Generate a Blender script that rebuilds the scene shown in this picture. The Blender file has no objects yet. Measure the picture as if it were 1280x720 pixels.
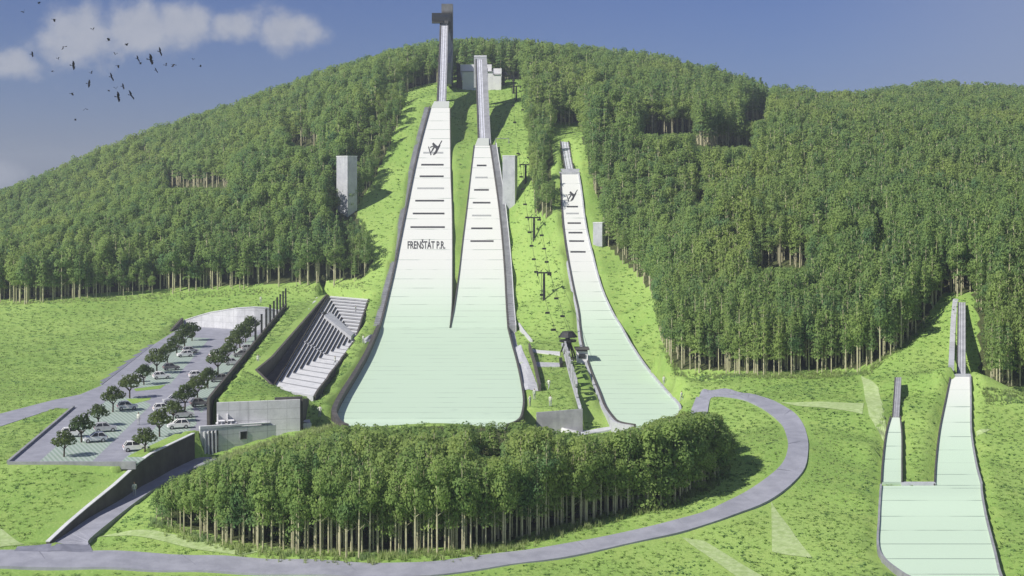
import bpy, math, random
import numpy as np
from mathutils import Vector, Matrix

random.seed(7)
rng = np.random.default_rng(11)
S = bpy.context.scene
COL = S.collection
F, CX, HY, CH = 1800.0, 640.0, 225.0, 34.0      # focal length (px of a 1280 frame), centre column, horizon row, camera height (m)

# ------------------------------------------------------------------ camera, sky, sun, exposure
cam = bpy.data.cameras.new('camera')
cam.lens = 36.0 * F / 1280.0
cam.sensor_width = 36.0
cam.shift_y = -(360.0 - HY) / 1280.0
cam.clip_start, cam.clip_end = 1.0, 6000.0
co = bpy.data.objects.new('camera', cam)
co.location = (0, 0, CH)
co.rotation_euler = (math.radians(90), 0, 0)
COL.objects.link(co)
S.camera = co

SUN = Vector((-0.72, -0.52, 0.0)).normalized()
ELEV = math.radians(41)
SUN = Vector((SUN.x * math.cos(ELEV), SUN.y * math.cos(ELEV), math.sin(ELEV)))
SUN_ENERGY, SKY_STRENGTH, EXPOSURE = 3.9, 0.10, 0.46
ld = bpy.data.lights.new('sun', 'SUN')
ld.energy, ld.angle, ld.color = SUN_ENERGY, math.radians(0.6), (1.0, 0.955, 0.88)
lo = bpy.data.objects.new('sun', ld)
lo.rotation_euler = (-SUN).to_track_quat('-Z', 'Y').to_euler()
lo.location = (-80, 0, 200)
COL.objects.link(lo)

S.view_settings.view_transform = 'Standard'
S.view_settings.look = 'None'
S.view_settings.gamma = 1.0
S.view_settings.use_curve_mapping = False
S.view_settings.exposure = EXPOSURE
S.cycles.max_bounces = 6
S.cycles.diffuse_bounces = 3

world = bpy.data.worlds.new('World')
S.world = world
world.use_nodes = True


class NT:
    """small helper for building node trees"""
    def __init__(self, tree):
        self.t = tree
        self.n = tree.nodes

    def add(self, typ, **kw):
        nd = self.n.new(typ)
        for k, v in kw.items():
            if k.startswith('i_'):
                nd.inputs[k[2:].replace('_', ' ')].default_value = v
            else:
                setattr(nd, k, v)
        return nd

    def link(self, a, b):
        self.t.links.new(a, b)

    def math(self, op, a, b=None, c=None, clamp=False):
        nd = self.n.new('ShaderNodeMath')
        nd.operation = op
        nd.use_clamp = clamp
        for i, v in enumerate((a, b, c)):
            if v is None:
                continue
            if isinstance(v, (int, float)):
                nd.inputs[i].default_value = v
            else:
                self.link(v, nd.inputs[i])
        return nd.outputs[0]

    def mix(self, fac, a, b, blend='MIX'):
        nd = self.n.new('ShaderNodeMix')
        nd.data_type = 'RGBA'
        nd.blend_type = blend
        for sock, v in ((nd.inputs[0], fac), (nd.inputs[6], a), (nd.inputs[7], b)):
            if isinstance(v, (int, float)):
                sock.default_value = v
            elif isinstance(v, (tuple, list)):
                sock.default_value = (v[0], v[1], v[2], 1)
            else:
                self.link(v, sock)
        return nd.outputs[2]

    def smooth(self, x, lo, hi):
        nd = self.n.new('ShaderNodeMapRange')
        nd.interpolation_type = 'SMOOTHSTEP'
        self.link(x, nd.inputs[0])
        nd.inputs[1].default_value, nd.inputs[2].default_value = lo, hi
        return nd.outputs[0]

    def noise(self, vec, scale, detail=4, rough=0.55, dim='3D'):
        nd = self.n.new('ShaderNodeTexNoise')
        nd.noise_dimensions = dim
        nd.inputs['Scale'].default_value = scale
        nd.inputs['Detail'].default_value = detail
        nd.inputs['Roughness'].default_value = rough
        if vec is not None:
            self.link(vec, nd.inputs['Vector'])
        return nd.outputs['Fac']


def build_sky():
    t = NT(world.node_tree)
    world.node_tree.nodes.clear()
    out = t.add('ShaderNodeOutputWorld')
    bg = t.add('ShaderNodeBackground')
    bg.inputs['Strength'].default_value = SKY_STRENGTH
    t.link(bg.outputs[0], out.inputs[0])
    sky = t.add('ShaderNodeTexSky')
    sky.sky_type = 'NISHITA'
    sky.sun_disc = False
    sky.sun_elevation = ELEV
    sky.sun_rotation = math.atan2(SUN.x, SUN.y) % (2 * math.pi)
    sky.altitude = 600
    sky.air_density = 1.0
    sky.dust_density = 0.4
    sky.ozone_density = 2.5
    tc = t.add('ShaderNodeTexCoord')
    nz = t.add('ShaderNodeVectorMath', operation='NORMALIZE')
    t.link(tc.outputs['Generated'], nz.inputs[0])
    sep = t.add('ShaderNodeSeparateXYZ')
    t.link(nz.outputs[0], sep.inputs[0])
    yy = t.math('MAXIMUM', sep.outputs['Y'], 0.05)
    ax = t.math('DIVIDE', sep.outputs['X'], yy)           # tangent of azimuth from north
    az = t.math('DIVIDE', sep.outputs['Z'], yy)           # tangent of elevation
    comb = t.add('ShaderNodeCombineXYZ')
    t.link(ax, comb.inputs[0])
    t.link(az, comb.inputs[1])
    # cloud banks: soft ellipses broken up by noise
    wob = t.noise(comb.outputs[0], 26, 8, 0.58)
    wob2 = t.noise(comb.outputs[0], 48, 5, 0.6)
    field = None
    for (cx, cz, rx, rz, amp) in (
            (-0.300, 0.100, 0.036, 0.026, 1.0), (-0.258, 0.104, 0.034, 0.024, 1.0), (-0.228, 0.1085, 0.032, 0.021, 1.0),
            (-0.196, 0.106, 0.030, 0.015, 0.9), (-0.152, 0.1035, 0.030, 0.016, 0.95), (-0.27, 0.088, 0.05, 0.014, 0.6),
            (-0.352, 0.079, 0.026, 0.014, 0.9), (-0.37, 0.092, 0.02, 0.01, 0.35), (-0.36, 0.002, 0.028, 0.013, 0.9),
            (-0.372, 0.118, 0.02, 0.008, 0.3)):
        dx = t.math('DIVIDE', t.math('SUBTRACT', ax, cx), rx)
        dz = t.math('DIVIDE', t.math('SUBTRACT', az, cz), rz)
        d2 = t.math('ADD', t.math('MULTIPLY', dx, dx), t.math('MULTIPLY', dz, dz))
        g = t.math('MULTIPLY', t.math('POWER', 2.718, t.math('MULTIPLY', d2, -0.9)), amp)
        field = g if field is None else t.math('MAXIMUM', field, g)
    field = t.math('ADD', field, t.math('MULTIPLY', t.math('SUBTRACT', wob, 0.5), 1.5))
    field = t.math('ADD', field, t.math('MULTIPLY', t.math('SUBTRACT', wob2, 0.5), 0.35))
    mask = t.smooth(field, 0.32, 0.88)
    front = t.smooth(sep.outputs['Y'], 0.1, 0.4)
    mask = t.math('MULTIPLY', t.math('MULTIPLY', mask, front), 0.92)
    tint = t.mix(1.0, sky.outputs[0], t.mix(t.smooth(az, -0.03, 0.10), (0.225, 0.275, 0.52), (0.262, 0.294, 0.490)), 'MULTIPLY')
    tint = t.mix(t.math('MULTIPLY', t.smooth(ax, 0.16, 0.40), 0.42), tint, (2.6, 2.9, 3.7))
    cloud = t.mix(wob2, (2.5, 2.75, 3.5), (3.9, 4.0, 4.4))
    t.link(t.mix(mask, tint, cloud), bg.inputs['Color'])


build_sky()

# ------------------------------------------------------------------ geometry helpers


def U(px, py, D):
    return ((px - CX) / F * D, D, CH - (py - HY) / F * D)


def W(px, py, z):
    return U(px, py, (CH - z) * F / (py - HY))


def inpoly(x, y, poly):
    x, y = np.asarray(x, float), np.asarray(y, float)
    r = np.zeros(x.shape, bool)
    n = len(poly)
    for i in range(n):
        x0, y0 = poly[i][0], poly[i][1]
        x1, y1 = poly[(i + 1) % n][0], poly[(i + 1) % n][1]
        if y0 == y1:
            continue
        c = ((y0 > y) != (y1 > y)) & (x < (x1 - x0) * (y - y0) / (y1 - y0) + x0)
        r ^= c
    return r


def smooth01(t):
    t = np.clip(t, 0, 1)
    return t * t * (3 - 2 * t)


def catmull(pts, n):
    """dense Catmull-Rom through rows of pts (any number of columns), n steps per span"""
    P = np.array(pts, float)
    P = np.vstack([2 * P[0] - P[1], P, 2 * P[-1] - P[-2]])
    out = []
    for i in range(1, len(P) - 2):
        p0, p1, p2, p3 = P[i - 1], P[i], P[i + 1], P[i + 2]
        for k in range(n):
            t = k / n
            out.append(0.5 * (2 * p1 + (p2 - p0) * t + (2 * p0 - 5 * p1 + 4 * p2 - p3) * t * t + (3 * p1 - p0 - 3 * p2 + p3) * t ** 3))
    out.append(P[-2])
    return np.array(out)


class MB:
    """collects faces, then links them as ONE mesh object"""
    def __init__(self):
        self.v, self.f, self.m, self.uv = [], [], [], {}

    def face(self, pts, mat=0, uv=None):
        b = len(self.v)
        self.v += [tuple(p) for p in pts]
        if uv is not None:
            self.uv[len(self.f)] = uv
        self.f.append(tuple(range(b, b + len(pts))))
        self.m.append(mat)

    def mesh(self, vs, fs, mat=0):
        b = len(self.v)
        self.v += [tuple(p) for p in vs]
        for f in fs:
            self.f.append(tuple(i + b for i in f))
            self.m.append(mat)

    def prism(self, base, top, mat=0):
        """base, top: equal length rings (counter-clockwise from above)"""
        n = len(base)
        vs = list(base) + list(top)
        fs = [tuple(range(n - 1, -1, -1)), tuple(range(n, 2 * n))]
        fs += [(i, (i + 1) % n, n + (i + 1) % n, n + i) for i in range(n)]
        self.mesh(vs, fs, mat)

    def box(self, c, size, rz=0.0, mat=0):
        """c = centre of the bottom face"""
        sx, sy, sz = size[0] / 2, size[1] / 2, size[2]
        ca, sa = math.cos(rz), math.sin(rz)
        ring = [(c[0] + a * sx * ca - b * sy * sa, c[1] + a * sx * sa + b * sy * ca) for a, b in ((-1, -1), (1, -1), (1, 1), (-1, 1))]
        self.prism([(x, y, c[2]) for x, y in ring], [(x, y, c[2] + sz) for x, y in ring], mat)

    def tube(self, p0, p1, r0, r1=None, n=6, mat=0):
        r1 = r0 if r1 is None else r1
        p0, p1 = Vector(p0), Vector(p1)
        d = (p1 - p0)
        if d.length < 1e-6:
            return
        d.normalize()
        a = d.cross(Vector((0, 0, 1)) if abs(d.z) < 0.9 else Vector((1, 0, 0))).normalized()
        b = d.cross(a)
        lo_, hi_ = [], []
        for i in range(n):
            w = 2 * math.pi * i / n
            o = a * math.cos(w) + b * math.sin(w)
            lo_.append(p0 + o * r0)
            hi_.append(p1 + o * r1)
        vs = lo_ + hi_
        fs = [(i, (i + 1) % n, n + (i + 1) % n, n + i) for i in range(n)]
        fs += [tuple(range(n - 1, -1, -1)), tuple(range(n, 2 * n))]
        self.mesh(vs, fs, mat)

    def ribbon(self, left, right, top, bot, mat=0, closed_ends=True):
        """solid strip between two polylines [(x,y,z)]; top / bot are z offsets (numbers or lists)"""
        n = len(left)
        tp = top if hasattr(top, '__len__') else [top] * n
        bt = bot if hasattr(bot, '__len__') else [bot] * n
        vs = []
        for i in range(n):
            l, r = left[i], right[i]
            vs += [(l[0], l[1], l[2] + tp[i]), (r[0], r[1], r[2] + tp[i]), (r[0], r[1], r[2] + bt[i]), (l[0], l[1], l[2] + bt[i])]
        fs = []
        for i in range(n - 1):
            a, b = 4 * i, 4 * i + 4
            for k in range(4):
                k2 = (k + 1) % 4
                fs.append((a + k, b + k, b + k2, a + k2))
        if closed_ends:
            fs += [(0, 1, 2, 3), tuple(reversed([4 * n - 4, 4 * n - 3, 4 * n - 2, 4 * n - 1]))]
        self.mesh(vs, fs, mat)

    def build(self, name, mats, parent=None, org=None, smooth=False, fix=True):
        me = bpy.data.meshes.new(name)
        if org is None:
            org = tuple(root_loc(parent)) if parent is not None else (0, 0, 0)
        me.from_pydata([(p[0] - org[0], p[1] - org[1], p[2] - org[2]) for p in self.v], [], self.f)
        mats = mats if isinstance(mats, (list, tuple)) else [mats]
        for m in mats:
            me.materials.append(m)
        me.polygons.foreach_set('material_index', self.m)
        if self.uv:
            lay = me.uv_layers.new(name='UVMap')
            for fi, uv in self.uv.items():
                for li, c in zip(me.polygons[fi].loop_indices, uv):
                    lay.data[li].uv = c
        if smooth:
            me.polygons.foreach_set('use_smooth', [True] * len(me.polygons))
        me.update()
        if fix and not self.uv:
            import bmesh
            bm = bmesh.new()
            bm.from_mesh(me)
            bmesh.ops.recalc_face_normals(bm, faces=bm.faces)
            bm.to_mesh(me)
            bm.free()
        o = bpy.data.objects.new(name, me)
        COL.objects.link(o)
        if parent is not None:
            o.parent = parent
        else:
            o.location = org
        return o


def root_loc(o):
    while o.parent is not None:
        o = o.parent
    return o.location


def tag(o, label=None, cat=None, group=None, kind=None):
    if label:
        o['label'] = label
    if cat:
        o['category'] = cat
    if group:
        o['group'] = group
    if kind:
        o['kind'] = kind
    return o


def thing(name, label, cat, loc=(0, 0, 0), rz=0.0, group=None):
    o = bpy.data.objects.new(name, None)
    o.empty_display_size = 0.5
    o.location = loc
    o.rotation_euler = (0, 0, rz)
    COL.objects.link(o)
    return tag(o, label, cat, group)


def dup(root, loc, rz=0.0, label=None, scale=None, group=None, rot=None):
    def cp(o, parent):
        c = o.copy()
        COL.objects.link(c)
        c.parent = parent
        for ch in [k for k in o.children]:
            cp(ch, c)
        return c
    r = root.copy()
    COL.objects.link(r)
    r.location = loc
    r.rotation_euler = rot if rot is not None else (0, 0, rz)
    if scale:
        r.scale = (scale,) * 3 if not hasattr(scale, '__len__') else scale
    if label:
        r['label'] = label
    if group:
        r['group'] = group
    for ch in list(root.children):
        cp(ch, r)
    return r


ORD = ['first', 'second', 'third', 'fourth', 'fifth', 'sixth', 'seventh', 'eighth', 'ninth', 'tenth', 'eleventh', 'twelfth',
       'thirteenth', 'fourteenth', 'fifteenth', 'sixteenth']

# ------------------------------------------------------------------ materials


def principled(name, rough=0.8, spec=0.3, metal=0.0):
    m = bpy.data.materials.new(name)
    m.use_nodes = True
    t = NT(m.node_tree)
    b = m.node_tree.nodes['Principled BSDF']
    b.inputs['Roughness'].default_value = rough
    b.inputs['Specular IOR Level'].default_value = spec
    b.inputs['Metallic'].default_value = metal
    return m, t, b


def mottled(name, a, b_, scale=1.0, rough=0.85, spec=0.25, bump=0.0, metal=0.0, fine=None, contrast=(0.3, 0.7), space='Object', detail=5):
    m, t, b = principled(name, rough, spec, metal)
    tc = t.add('ShaderNodeTexCoord')
    if space == 'World':
        geo = t.add('ShaderNodeNewGeometry')
        v = geo.outputs['Position']
    else:
        v = tc.outputs[space]
    n = t.noise(v, scale, detail, 0.6)
    col = t.mix(t.smooth(n, contrast[0], contrast[1]), a, b_)
    if fine:
        n2 = t.noise(v, fine[0], 3, 0.6)
        k = t.math('ADD', t.math('MULTIPLY', t.math('SUBTRACT', n2, 0.5), fine[1]), 1.0)
        cmb = t.add('ShaderNodeCombineXYZ')
        for i in range(3):
            t.link(k, cmb.inputs[i])
        col = t.mix(1.0, col, cmb.outputs[0], 'MULTIPLY')
    t.link(col, b.inputs['Base Color'])
    if bump:
        bp = t.add('ShaderNodeBump')
        bp.inputs['Strength'].default_value = bump
        bp.inputs['Distance'].default_value = 0.1
        t.link(n, bp.inputs['Height'])
        t.link(bp.outputs[0], b.inputs['Normal'])
    return m


def grass_material():
    m, t, b = principled('meadow_grass', 0.9, 0.15)
    geo = t.add('ShaderNodeNewGeometry')
    p = geo.outputs['Position']
    big = t.noise(p, 0.035, 4, 0.55)
    mid = t.noise(p, 0.35, 5, 0.65)
    fine = t.noise(p, 2.2, 4, 0.75)
    sep = t.add('ShaderNodeSeparateXYZ')
    t.link(p, sep.inputs[0])
    c = t.mix(t.smooth(big, 0.40, 0.60), (0.235, 0.380, 0.088), (0.315, 0.465, 0.120))
    c = t.mix(t.math('MULTIPLY', t.smooth(mid, 0.42, 0.75), 0.6), c, (0.345, 0.455, 0.120))
    c = t.mix(t.math('MULTIPLY', t.smooth(fine, 0.47, 0.72), 0.45), c, (0.150, 0.260, 0.045))
    fine2 = t.noise(p, 3.6, 3, 0.7)
    c = t.mix(t.math('MULTIPLY', t.smooth(fine2, 0.54, 0.70), 0.6), c, (0.46, 0.55, 0.20))
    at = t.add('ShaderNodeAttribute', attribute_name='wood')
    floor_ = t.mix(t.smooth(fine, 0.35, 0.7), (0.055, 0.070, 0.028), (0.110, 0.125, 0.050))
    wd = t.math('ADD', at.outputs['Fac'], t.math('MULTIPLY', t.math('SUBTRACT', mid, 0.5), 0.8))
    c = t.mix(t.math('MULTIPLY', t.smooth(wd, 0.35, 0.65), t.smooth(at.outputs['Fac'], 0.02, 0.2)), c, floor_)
    t.link(c, b.inputs['Base Color'])
    bp = t.add('ShaderNodeBump')
    bp.inputs['Strength'].default_value = 0.55
    bp.inputs['Distance'].default_value = 0.25
    t.link(fine, bp.inputs['Height'])
    t.link(bp.outputs[0], b.inputs['Normal'])
    return m


def leaf_material(name, dark, light, yellow):
    m, t, b = principled(name, 0.75, 0.2)
    oi = t.add('ShaderNodeObjectInfo')
    geo = t.add('ShaderNodeNewGeometry')
    n = t.noise(geo.outputs['Position'], 0.03, 3, 0.5)
    n2 = t.noise(geo.outputs['Position'], 1.3, 3, 0.6)
    c = t.mix(oi.outputs['Random'], dark, light)
    c = t.mix(t.math('MULTIPLY', t.smooth(n, 0.4, 0.7), 0.55), c, yellow)
    c = t.mix(t.math('MULTIPLY', t.smooth(n2, 0.45, 0.75), 0.45), c, yellow)
    n3 = t.noise(geo.outputs['Position'], 0.16, 4, 0.6)
    c = t.mix(t.math('MULTIPLY', t.smooth(n3, 0.50, 0.68), 0.75), c, (dark[0] * 0.55, dark[1] * 0.72, dark[2] * 1.05))
    t.link(c, b.inputs['Base Color'])
    tl = t.add('ShaderNodeBsdfTranslucent')
    t.link(c, tl.inputs['Color'])
    mx = t.add('ShaderNodeMixShader')
    mx.inputs[0].default_value = 0.55
    t.link(b.outputs[0], mx.inputs[1])
    t.link(tl.outputs[0], mx.inputs[2])
    t.link(mx.outputs[0], m.node_tree.nodes['Material Output'].inputs['Surface'])
    return m


def mat_surface(name, zlo=1.0, zhi=17.0, wob=3.0):
    """plastic ski matting: pale, minty low down, with faint seams across (UV v = metres along the slope, u = metres across)"""
    m, t, b = principled(name, 0.62, 0.3)
    geo = t.add('ShaderNodeNewGeometry')
    sep = t.add('ShaderNodeSeparateXYZ')
    t.link(geo.outputs['Position'], sep.inputs[0])
    uv = t.add('ShaderNodeUVMap')
    s2 = t.add('ShaderNodeSeparateXYZ')
    t.link(uv.outputs[0], s2.inputs[0])
    n = t.noise(geo.outputs['Position'], 0.12, 4, 0.6)
    zz = t.math('ADD', sep.outputs['Z'], t.math('MULTIPLY', n, wob))
    c = t.mix(t.smooth(zz, zlo, zhi), (0.600, 0.755, 0.575), (0.73, 0.73, 0.69))
    n2 = t.noise(geo.outputs['Position'], 2.5, 4, 0.7)
    c = t.mix(t.math('MULTIPLY', n2, 0.16), c, (0.52, 0.62, 0.52))
    fr = t.math('FRACT', t.math('DIVIDE', s2.outputs[1], 5.2))
    line = t.math('LESS_THAN', fr, 0.05)
    cu = t.add('ShaderNodeCombineXYZ')
    t.link(t.math('MULTIPLY', s2.outputs[0], 0.16), cu.inputs[0])
    t.link(t.math('MULTIPLY', t.math('FLOOR', t.math('DIVIDE', s2.outputs[1], 5.2)), 3.17), cu.inputs[1])
    brk = t.smooth(t.noise(cu.outputs[0], 1.0, 2, 0.5), 0.44, 0.60)
    k = t.math('MULTIPLY', line, t.math('ADD', t.math('MULTIPLY', brk, 0.62), 0.14))
    c = t.mix(k, c, (0.20, 0.27, 0.22))
    t.link(c, b.inputs['Base Color'])
    return m


def concrete(name, a, b_, rough=0.85, panel=None):
    m, t, b = principled(name, rough, 0.25)
    geo = t.add('ShaderNodeNewGeometry')
    p = geo.outputs['Position']
    n = t.noise(p, 0.5, 6, 0.65)
    n2 = t.noise(p, 3.0, 4, 0.7)
    c = t.mix(t.smooth(n, 0.3, 0.7), a, b_)
    c = t.mix(t.math('MULTIPLY', t.smooth(n2, 0.45, 0.8), 0.3), c, (a[0] * 0.55, a[1] * 0.55, a[2] * 0.57))
    mp = t.add('ShaderNodeMapping')
    mp.inputs['Scale'].default_value = (1.2, 1.2, 0.12)
    t.link(p, mp.inputs[0])
    st = t.noise(mp.outputs[0], 1.0, 4, 0.6)
    c = t.mix(t.math('MULTIPLY', t.smooth(st, 0.52, 0.75), 0.35), c, (a[0] * 0.6, a[1] * 0.6, a[2] * 0.6))
    if panel:
        sep = t.add('ShaderNodeSeparateXYZ')
        t.link(p, sep.inputs[0])
        h = t.math('LESS_THAN', t.math('FRACT', t.math('DIVIDE', t.math('ADD', sep.outputs['X'], t.math('MULTIPLY', sep.outputs['Y'], 0.13)), panel[0])), 0.035)
        v = t.math('LESS_THAN', t.math('FRACT', t.math('DIVIDE', sep.outputs['Z'], panel[1])), 0.06)
        c = t.mix(t.math('MULTIPLY', t.math('MAXIMUM', h, v), 0.35), c, (a[0] * 0.4, a[1] * 0.4, a[2] * 0.4))
    t.link(c, b.inputs['Base Color'])
    return m


M = {}
M['grass'] = grass_material()
M['pale_grass'] = mottled('pale_meadow', (0.33, 0.44, 0.17), (0.45, 0.55, 0.27), 1.3, 0.9, 0.1, fine=(2.5, 0.7), space='World')
M['asphalt'] = mottled('grey_blue_asphalt', (0.275, 0.28, 0.325), (0.35, 0.355, 0.405), 0.5, 0.9, 0.15, fine=(6, 0.25), space='World')
M['asphalt_dark'] = mottled('worn_asphalt', (0.19, 0.195, 0.24), (0.26, 0.265, 0.32), 0.8, 0.9, 0.15, fine=(6, 0.3), space='World')
M['paving'] = mottled('light_paving', (0.42, 0.43, 0.46), (0.55, 0.56, 0.58), 0.9, 0.85, 0.2, fine=(4, 0.35), space='World')
M['concrete'] = concrete('fair_concrete', (0.54, 0.545, 0.555), (0.68, 0.68, 0.69), panel=(2.6, 1.45))
M['concrete_plain'] = concrete('plain_concrete', (0.42, 0.43, 0.46), (0.55, 0.56, 0.58))
M['concrete_light'] = concrete('light_concrete', (0.60, 0.61, 0.62), (0.72, 0.72, 0.72))
M['concrete_grey'] = concrete('weathered_concrete', (0.25, 0.255, 0.27), (0.36, 0.365, 0.38))
M['concrete_dark'] = concrete('dark_stained_concrete', (0.085, 0.078, 0.070), (0.125, 0.115, 0.105))  # dark tone carries the shade of right-facing walls and the stand walkway
M['tower_grey'] = concrete('dark_grey_concrete', (0.13, 0.13, 0.135), (0.20, 0.20, 0.205))
M['dark_wood'] = mottled('dark_timber', (0.028, 0.026, 0.024), (0.055, 0.050, 0.045), 2.0, 0.8, 0.2)  # near-black tone painting the shaded risers of the stand
M['dark_clad'] = mottled('dark_cladding', (0.070, 0.066, 0.064), (0.115, 0.108, 0.102), 0.8, 0.7, 0.3, space='World')
M['black'] = mottled('black_steel', (0.012, 0.012, 0.013), (0.028, 0.028, 0.03), 2.0, 0.5, 0.4)
M['white_render'] = mottled('white_render', (0.74, 0.73, 0.75), (0.82, 0.81, 0.82), 0.7, 0.8, 0.2, space='World')
M['track'] = mottled('pale_track', (0.50, 0.51, 0.57), (0.68, 0.69, 0.74), 0.8, 0.6, 0.3, fine=(3, 0.5), space='World')
M['mat'] = mat_surface('ski_matting')
M['mat_low'] = mat_surface('ski_matting_low', -1.6, 6.0, 1.0)
M['mint_paver'] = None
M['line'] = mottled('dark_line_paint', (0.045, 0.045, 0.048), (0.075, 0.075, 0.08), 3, 0.8, 0.2)
M['line_grey'] = mottled('faded_line_paint', (0.30, 0.31, 0.31), (0.42, 0.43, 0.42), 3, 0.8, 0.2)
M['trunk'] = mottled('pale_bark', (0.38, 0.35, 0.22), (0.60, 0.57, 0.38), 1.5, 0.9, 0.1)
M['trunk_dark'] = mottled('brown_bark', (0.05, 0.038, 0.026), (0.10, 0.078, 0.055), 2.0, 0.9, 0.1)
M['leaf'] = leaf_material('wood_foliage', (0.225, 0.360, 0.115), (0.345, 0.480, 0.145), (0.440, 0.520, 0.150))
M['leaf_far'] = leaf_material('hill_foliage', (0.200, 0.330, 0.110), (0.320, 0.450, 0.135), (0.420, 0.505, 0.140))
M['leaf_park'] = leaf_material('park_tree_foliage', (0.080, 0.125, 0.038), (0.130, 0.180, 0.055), (0.18, 0.23, 0.075))
M['tuft'] = leaf_material('tall_grass_blades', (0.45, 0.58, 0.20), (0.58, 0.68, 0.32), (0.62, 0.70, 0.36))
M['blades'] = leaf_material('meadow_blades', (0.300, 0.455, 0.125), (0.415, 0.575, 0.190), (0.510, 0.640, 0.260))
M['glass'] = mottled('dark_window_glass', (0.02, 0.022, 0.026), (0.04, 0.042, 0.048), 1.0, 0.15, 0.6)
M['car_white'] = mottled('white_car_paint', (0.74, 0.73, 0.72), (0.82, 0.81, 0.80), 1.0, 0.3, 0.5)
M['car_silver'] = mottled('silver_car_paint', (0.42, 0.42, 0.44), (0.50, 0.50, 0.52), 1.0, 0.3, 0.5)
M['car_dark'] = mottled('grey_car_paint', (0.16, 0.155, 0.16), (0.22, 0.215, 0.22), 1.0, 0.3, 0.5)
M['rubber'] = mottled('tyre_rubber', (0.015, 0.015, 0.015), (0.03, 0.03, 0.03), 4.0, 0.9, 0.2)
M['rim'] = mottled('wheel_rim', (0.4, 0.4, 0.42), (0.55, 0.55, 0.57), 4.0, 0.4, 0.5, metal=0.6)
M['lamp'] = mottled('lamp_lens', (0.75, 0.75, 0.72), (0.85, 0.85, 0.82), 4.0, 0.2, 0.5)
M['tail'] = mottled('red_lens', (0.35, 0.02, 0.02), (0.45, 0.03, 0.03), 4.0, 0.3, 0.5)
M['cloth_pale'] = mottled('pale_cloth', (0.60, 0.62, 0.54), (0.72, 0.73, 0.66), 6.0, 0.9, 0.1)
M['cloth_grey'] = mottled('grey_cloth', (0.40, 0.41, 0.42), (0.52, 0.53, 0.54), 6.0, 0.9, 0.1)
M['skin'] = mottled('skin', (0.55, 0.40, 0.30), (0.62, 0.46, 0.36), 6.0, 0.6, 0.3)
M['hair'] = mottled('brown_hair', (0.09, 0.06, 0.035), (0.15, 0.10, 0.06), 12.0, 0.8, 0.2)
M['feather'] = mottled('black_feathers', (0.014, 0.014, 0.017), (0.03, 0.03, 0.035), 6.0, 0.7, 0.2)
M['letter'] = mottled('grey_letter_metal', (0.34, 0.34, 0.36), (0.48, 0.48, 0.50), 3.0, 0.6, 0.3)


def hatch_material():
    m, t, b = principled('grass_pavers', 0.9, 0.15)
    geo = t.add('ShaderNodeNewGeometry')
    sep = t.add('ShaderNodeSeparateXYZ')
    t.link(geo.outputs['Position'], sep.inputs[0])
    d = t.math('FRACT', t.math('DIVIDE', t.math('ADD', sep.outputs['X'], t.math('MULTIPLY', sep.outputs['Y'], 0.5)), 0.62))
    k = t.smooth(t.math('ABSOLUTE', t.math('SUBTRACT', d, 0.5)), 0.16, 0.34)
    n = t.noise(geo.outputs['Position'], 1.5, 4, 0.7)
    c = t.mix(k, (0.42, 0.48, 0.44), (0.27, 0.36, 0.29))
    c = t.mix(t.math('MULTIPLY', n, 0.4), c, (0.33, 0.40, 0.35))
    t.link(c, b.inputs['Base Color'])
    return m


M['mint_paver'] = hatch_material()

# ------------------------------------------------------------------ layout of the jumps (rows: image row, distance, left column, right column)


def sections(rows, n=6):
    a = []
    for (py, D, l, r) in rows:
        xl, _, z = U(l, py, D)
        xr, _, _ = U(r, py, D)
        a.append((D, z, xl, xr, py))
    return catmull(a, n)


BIG = sections([(410, 316, 476, 562), (380, 337, 483.5, 564.5), (340, 355, 493, 565), (300, 370, 501, 565), (260, 384, 509, 564.5), (220, 398, 517, 563),
                (180, 412, 526, 562.5), (135, 430, 538, 562)])
MID = sections([(410, 316, 563, 634), (380, 337, 569, 632), (340, 355, 574.5, 630), (300, 370, 579, 627), (260, 384, 584, 623), (220, 398, 588.5, 617.5),
                (182, 411, 593, 612)])
OUT = sections([(533, 199, 436, 632), (528, 202, 424, 645), (520, 206, 421, 651), (500, 222.5, 430, 653.5), (475, 245, 445, 650), (450, 270, 459, 644.5), (430, 294, 468, 639), (410, 316, 476, 634)])
THIRD = sections([(533, 208, 795, 806), (529, 210.5, 775, 826), (521, 216, 766, 845), (508, 226, 757, 848), (490, 241, 750, 832), (460, 268, 738, 807), (430, 292, 729, 787), (410, 306, 726, 776), (390, 316, 724, 764),
                  (360, 328.5, 717.5, 751), (320, 343.5, 710, 740), (280, 357, 704.5, 731), (240, 369, 702, 726), (218, 376, 701, 722.5)])
SMALL_R = sections([(607, 173, 1169, 1226), (580, 183, 1170.5, 1219), (540, 195.5, 1175, 1213), (500, 206, 1183, 1212.5), (471, 212, 1189, 1212)])
SMALL_L = sections([(603, 173.5, 1102.5, 1126.5), (580, 182, 1104, 1126.5), (545, 193, 1108, 1126.5), (522, 198.5, 1114, 1124.5)])
SMALL_O = sections([(760, 130, 1190, 1262), (733, 136, 1160, 1255), (716, 141, 1127, 1248), (690, 148, 1100.5, 1242), (650, 160, 1100, 1232), (620, 168, 1101.5, 1226.5), (607, 173, 1102.5, 1225.5)])
HILLS = {'big': BIG, 'mid': MID, 'out': OUT, 'third': THIRD, 'sr': SMALL_R, 'sl': SMALL_L, 'so': SMALL_O}


def outline(sec, grow=0.0):
    return [(r[2] - grow, r[0]) for r in sec] + [(r[3] + grow, r[0]) for r in sec[::-1]]


def hz(sec, y):
    o = np.argsort(sec[:, 0])
    return np.interp(y, sec[o, 0], sec[o, 1])


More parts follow.
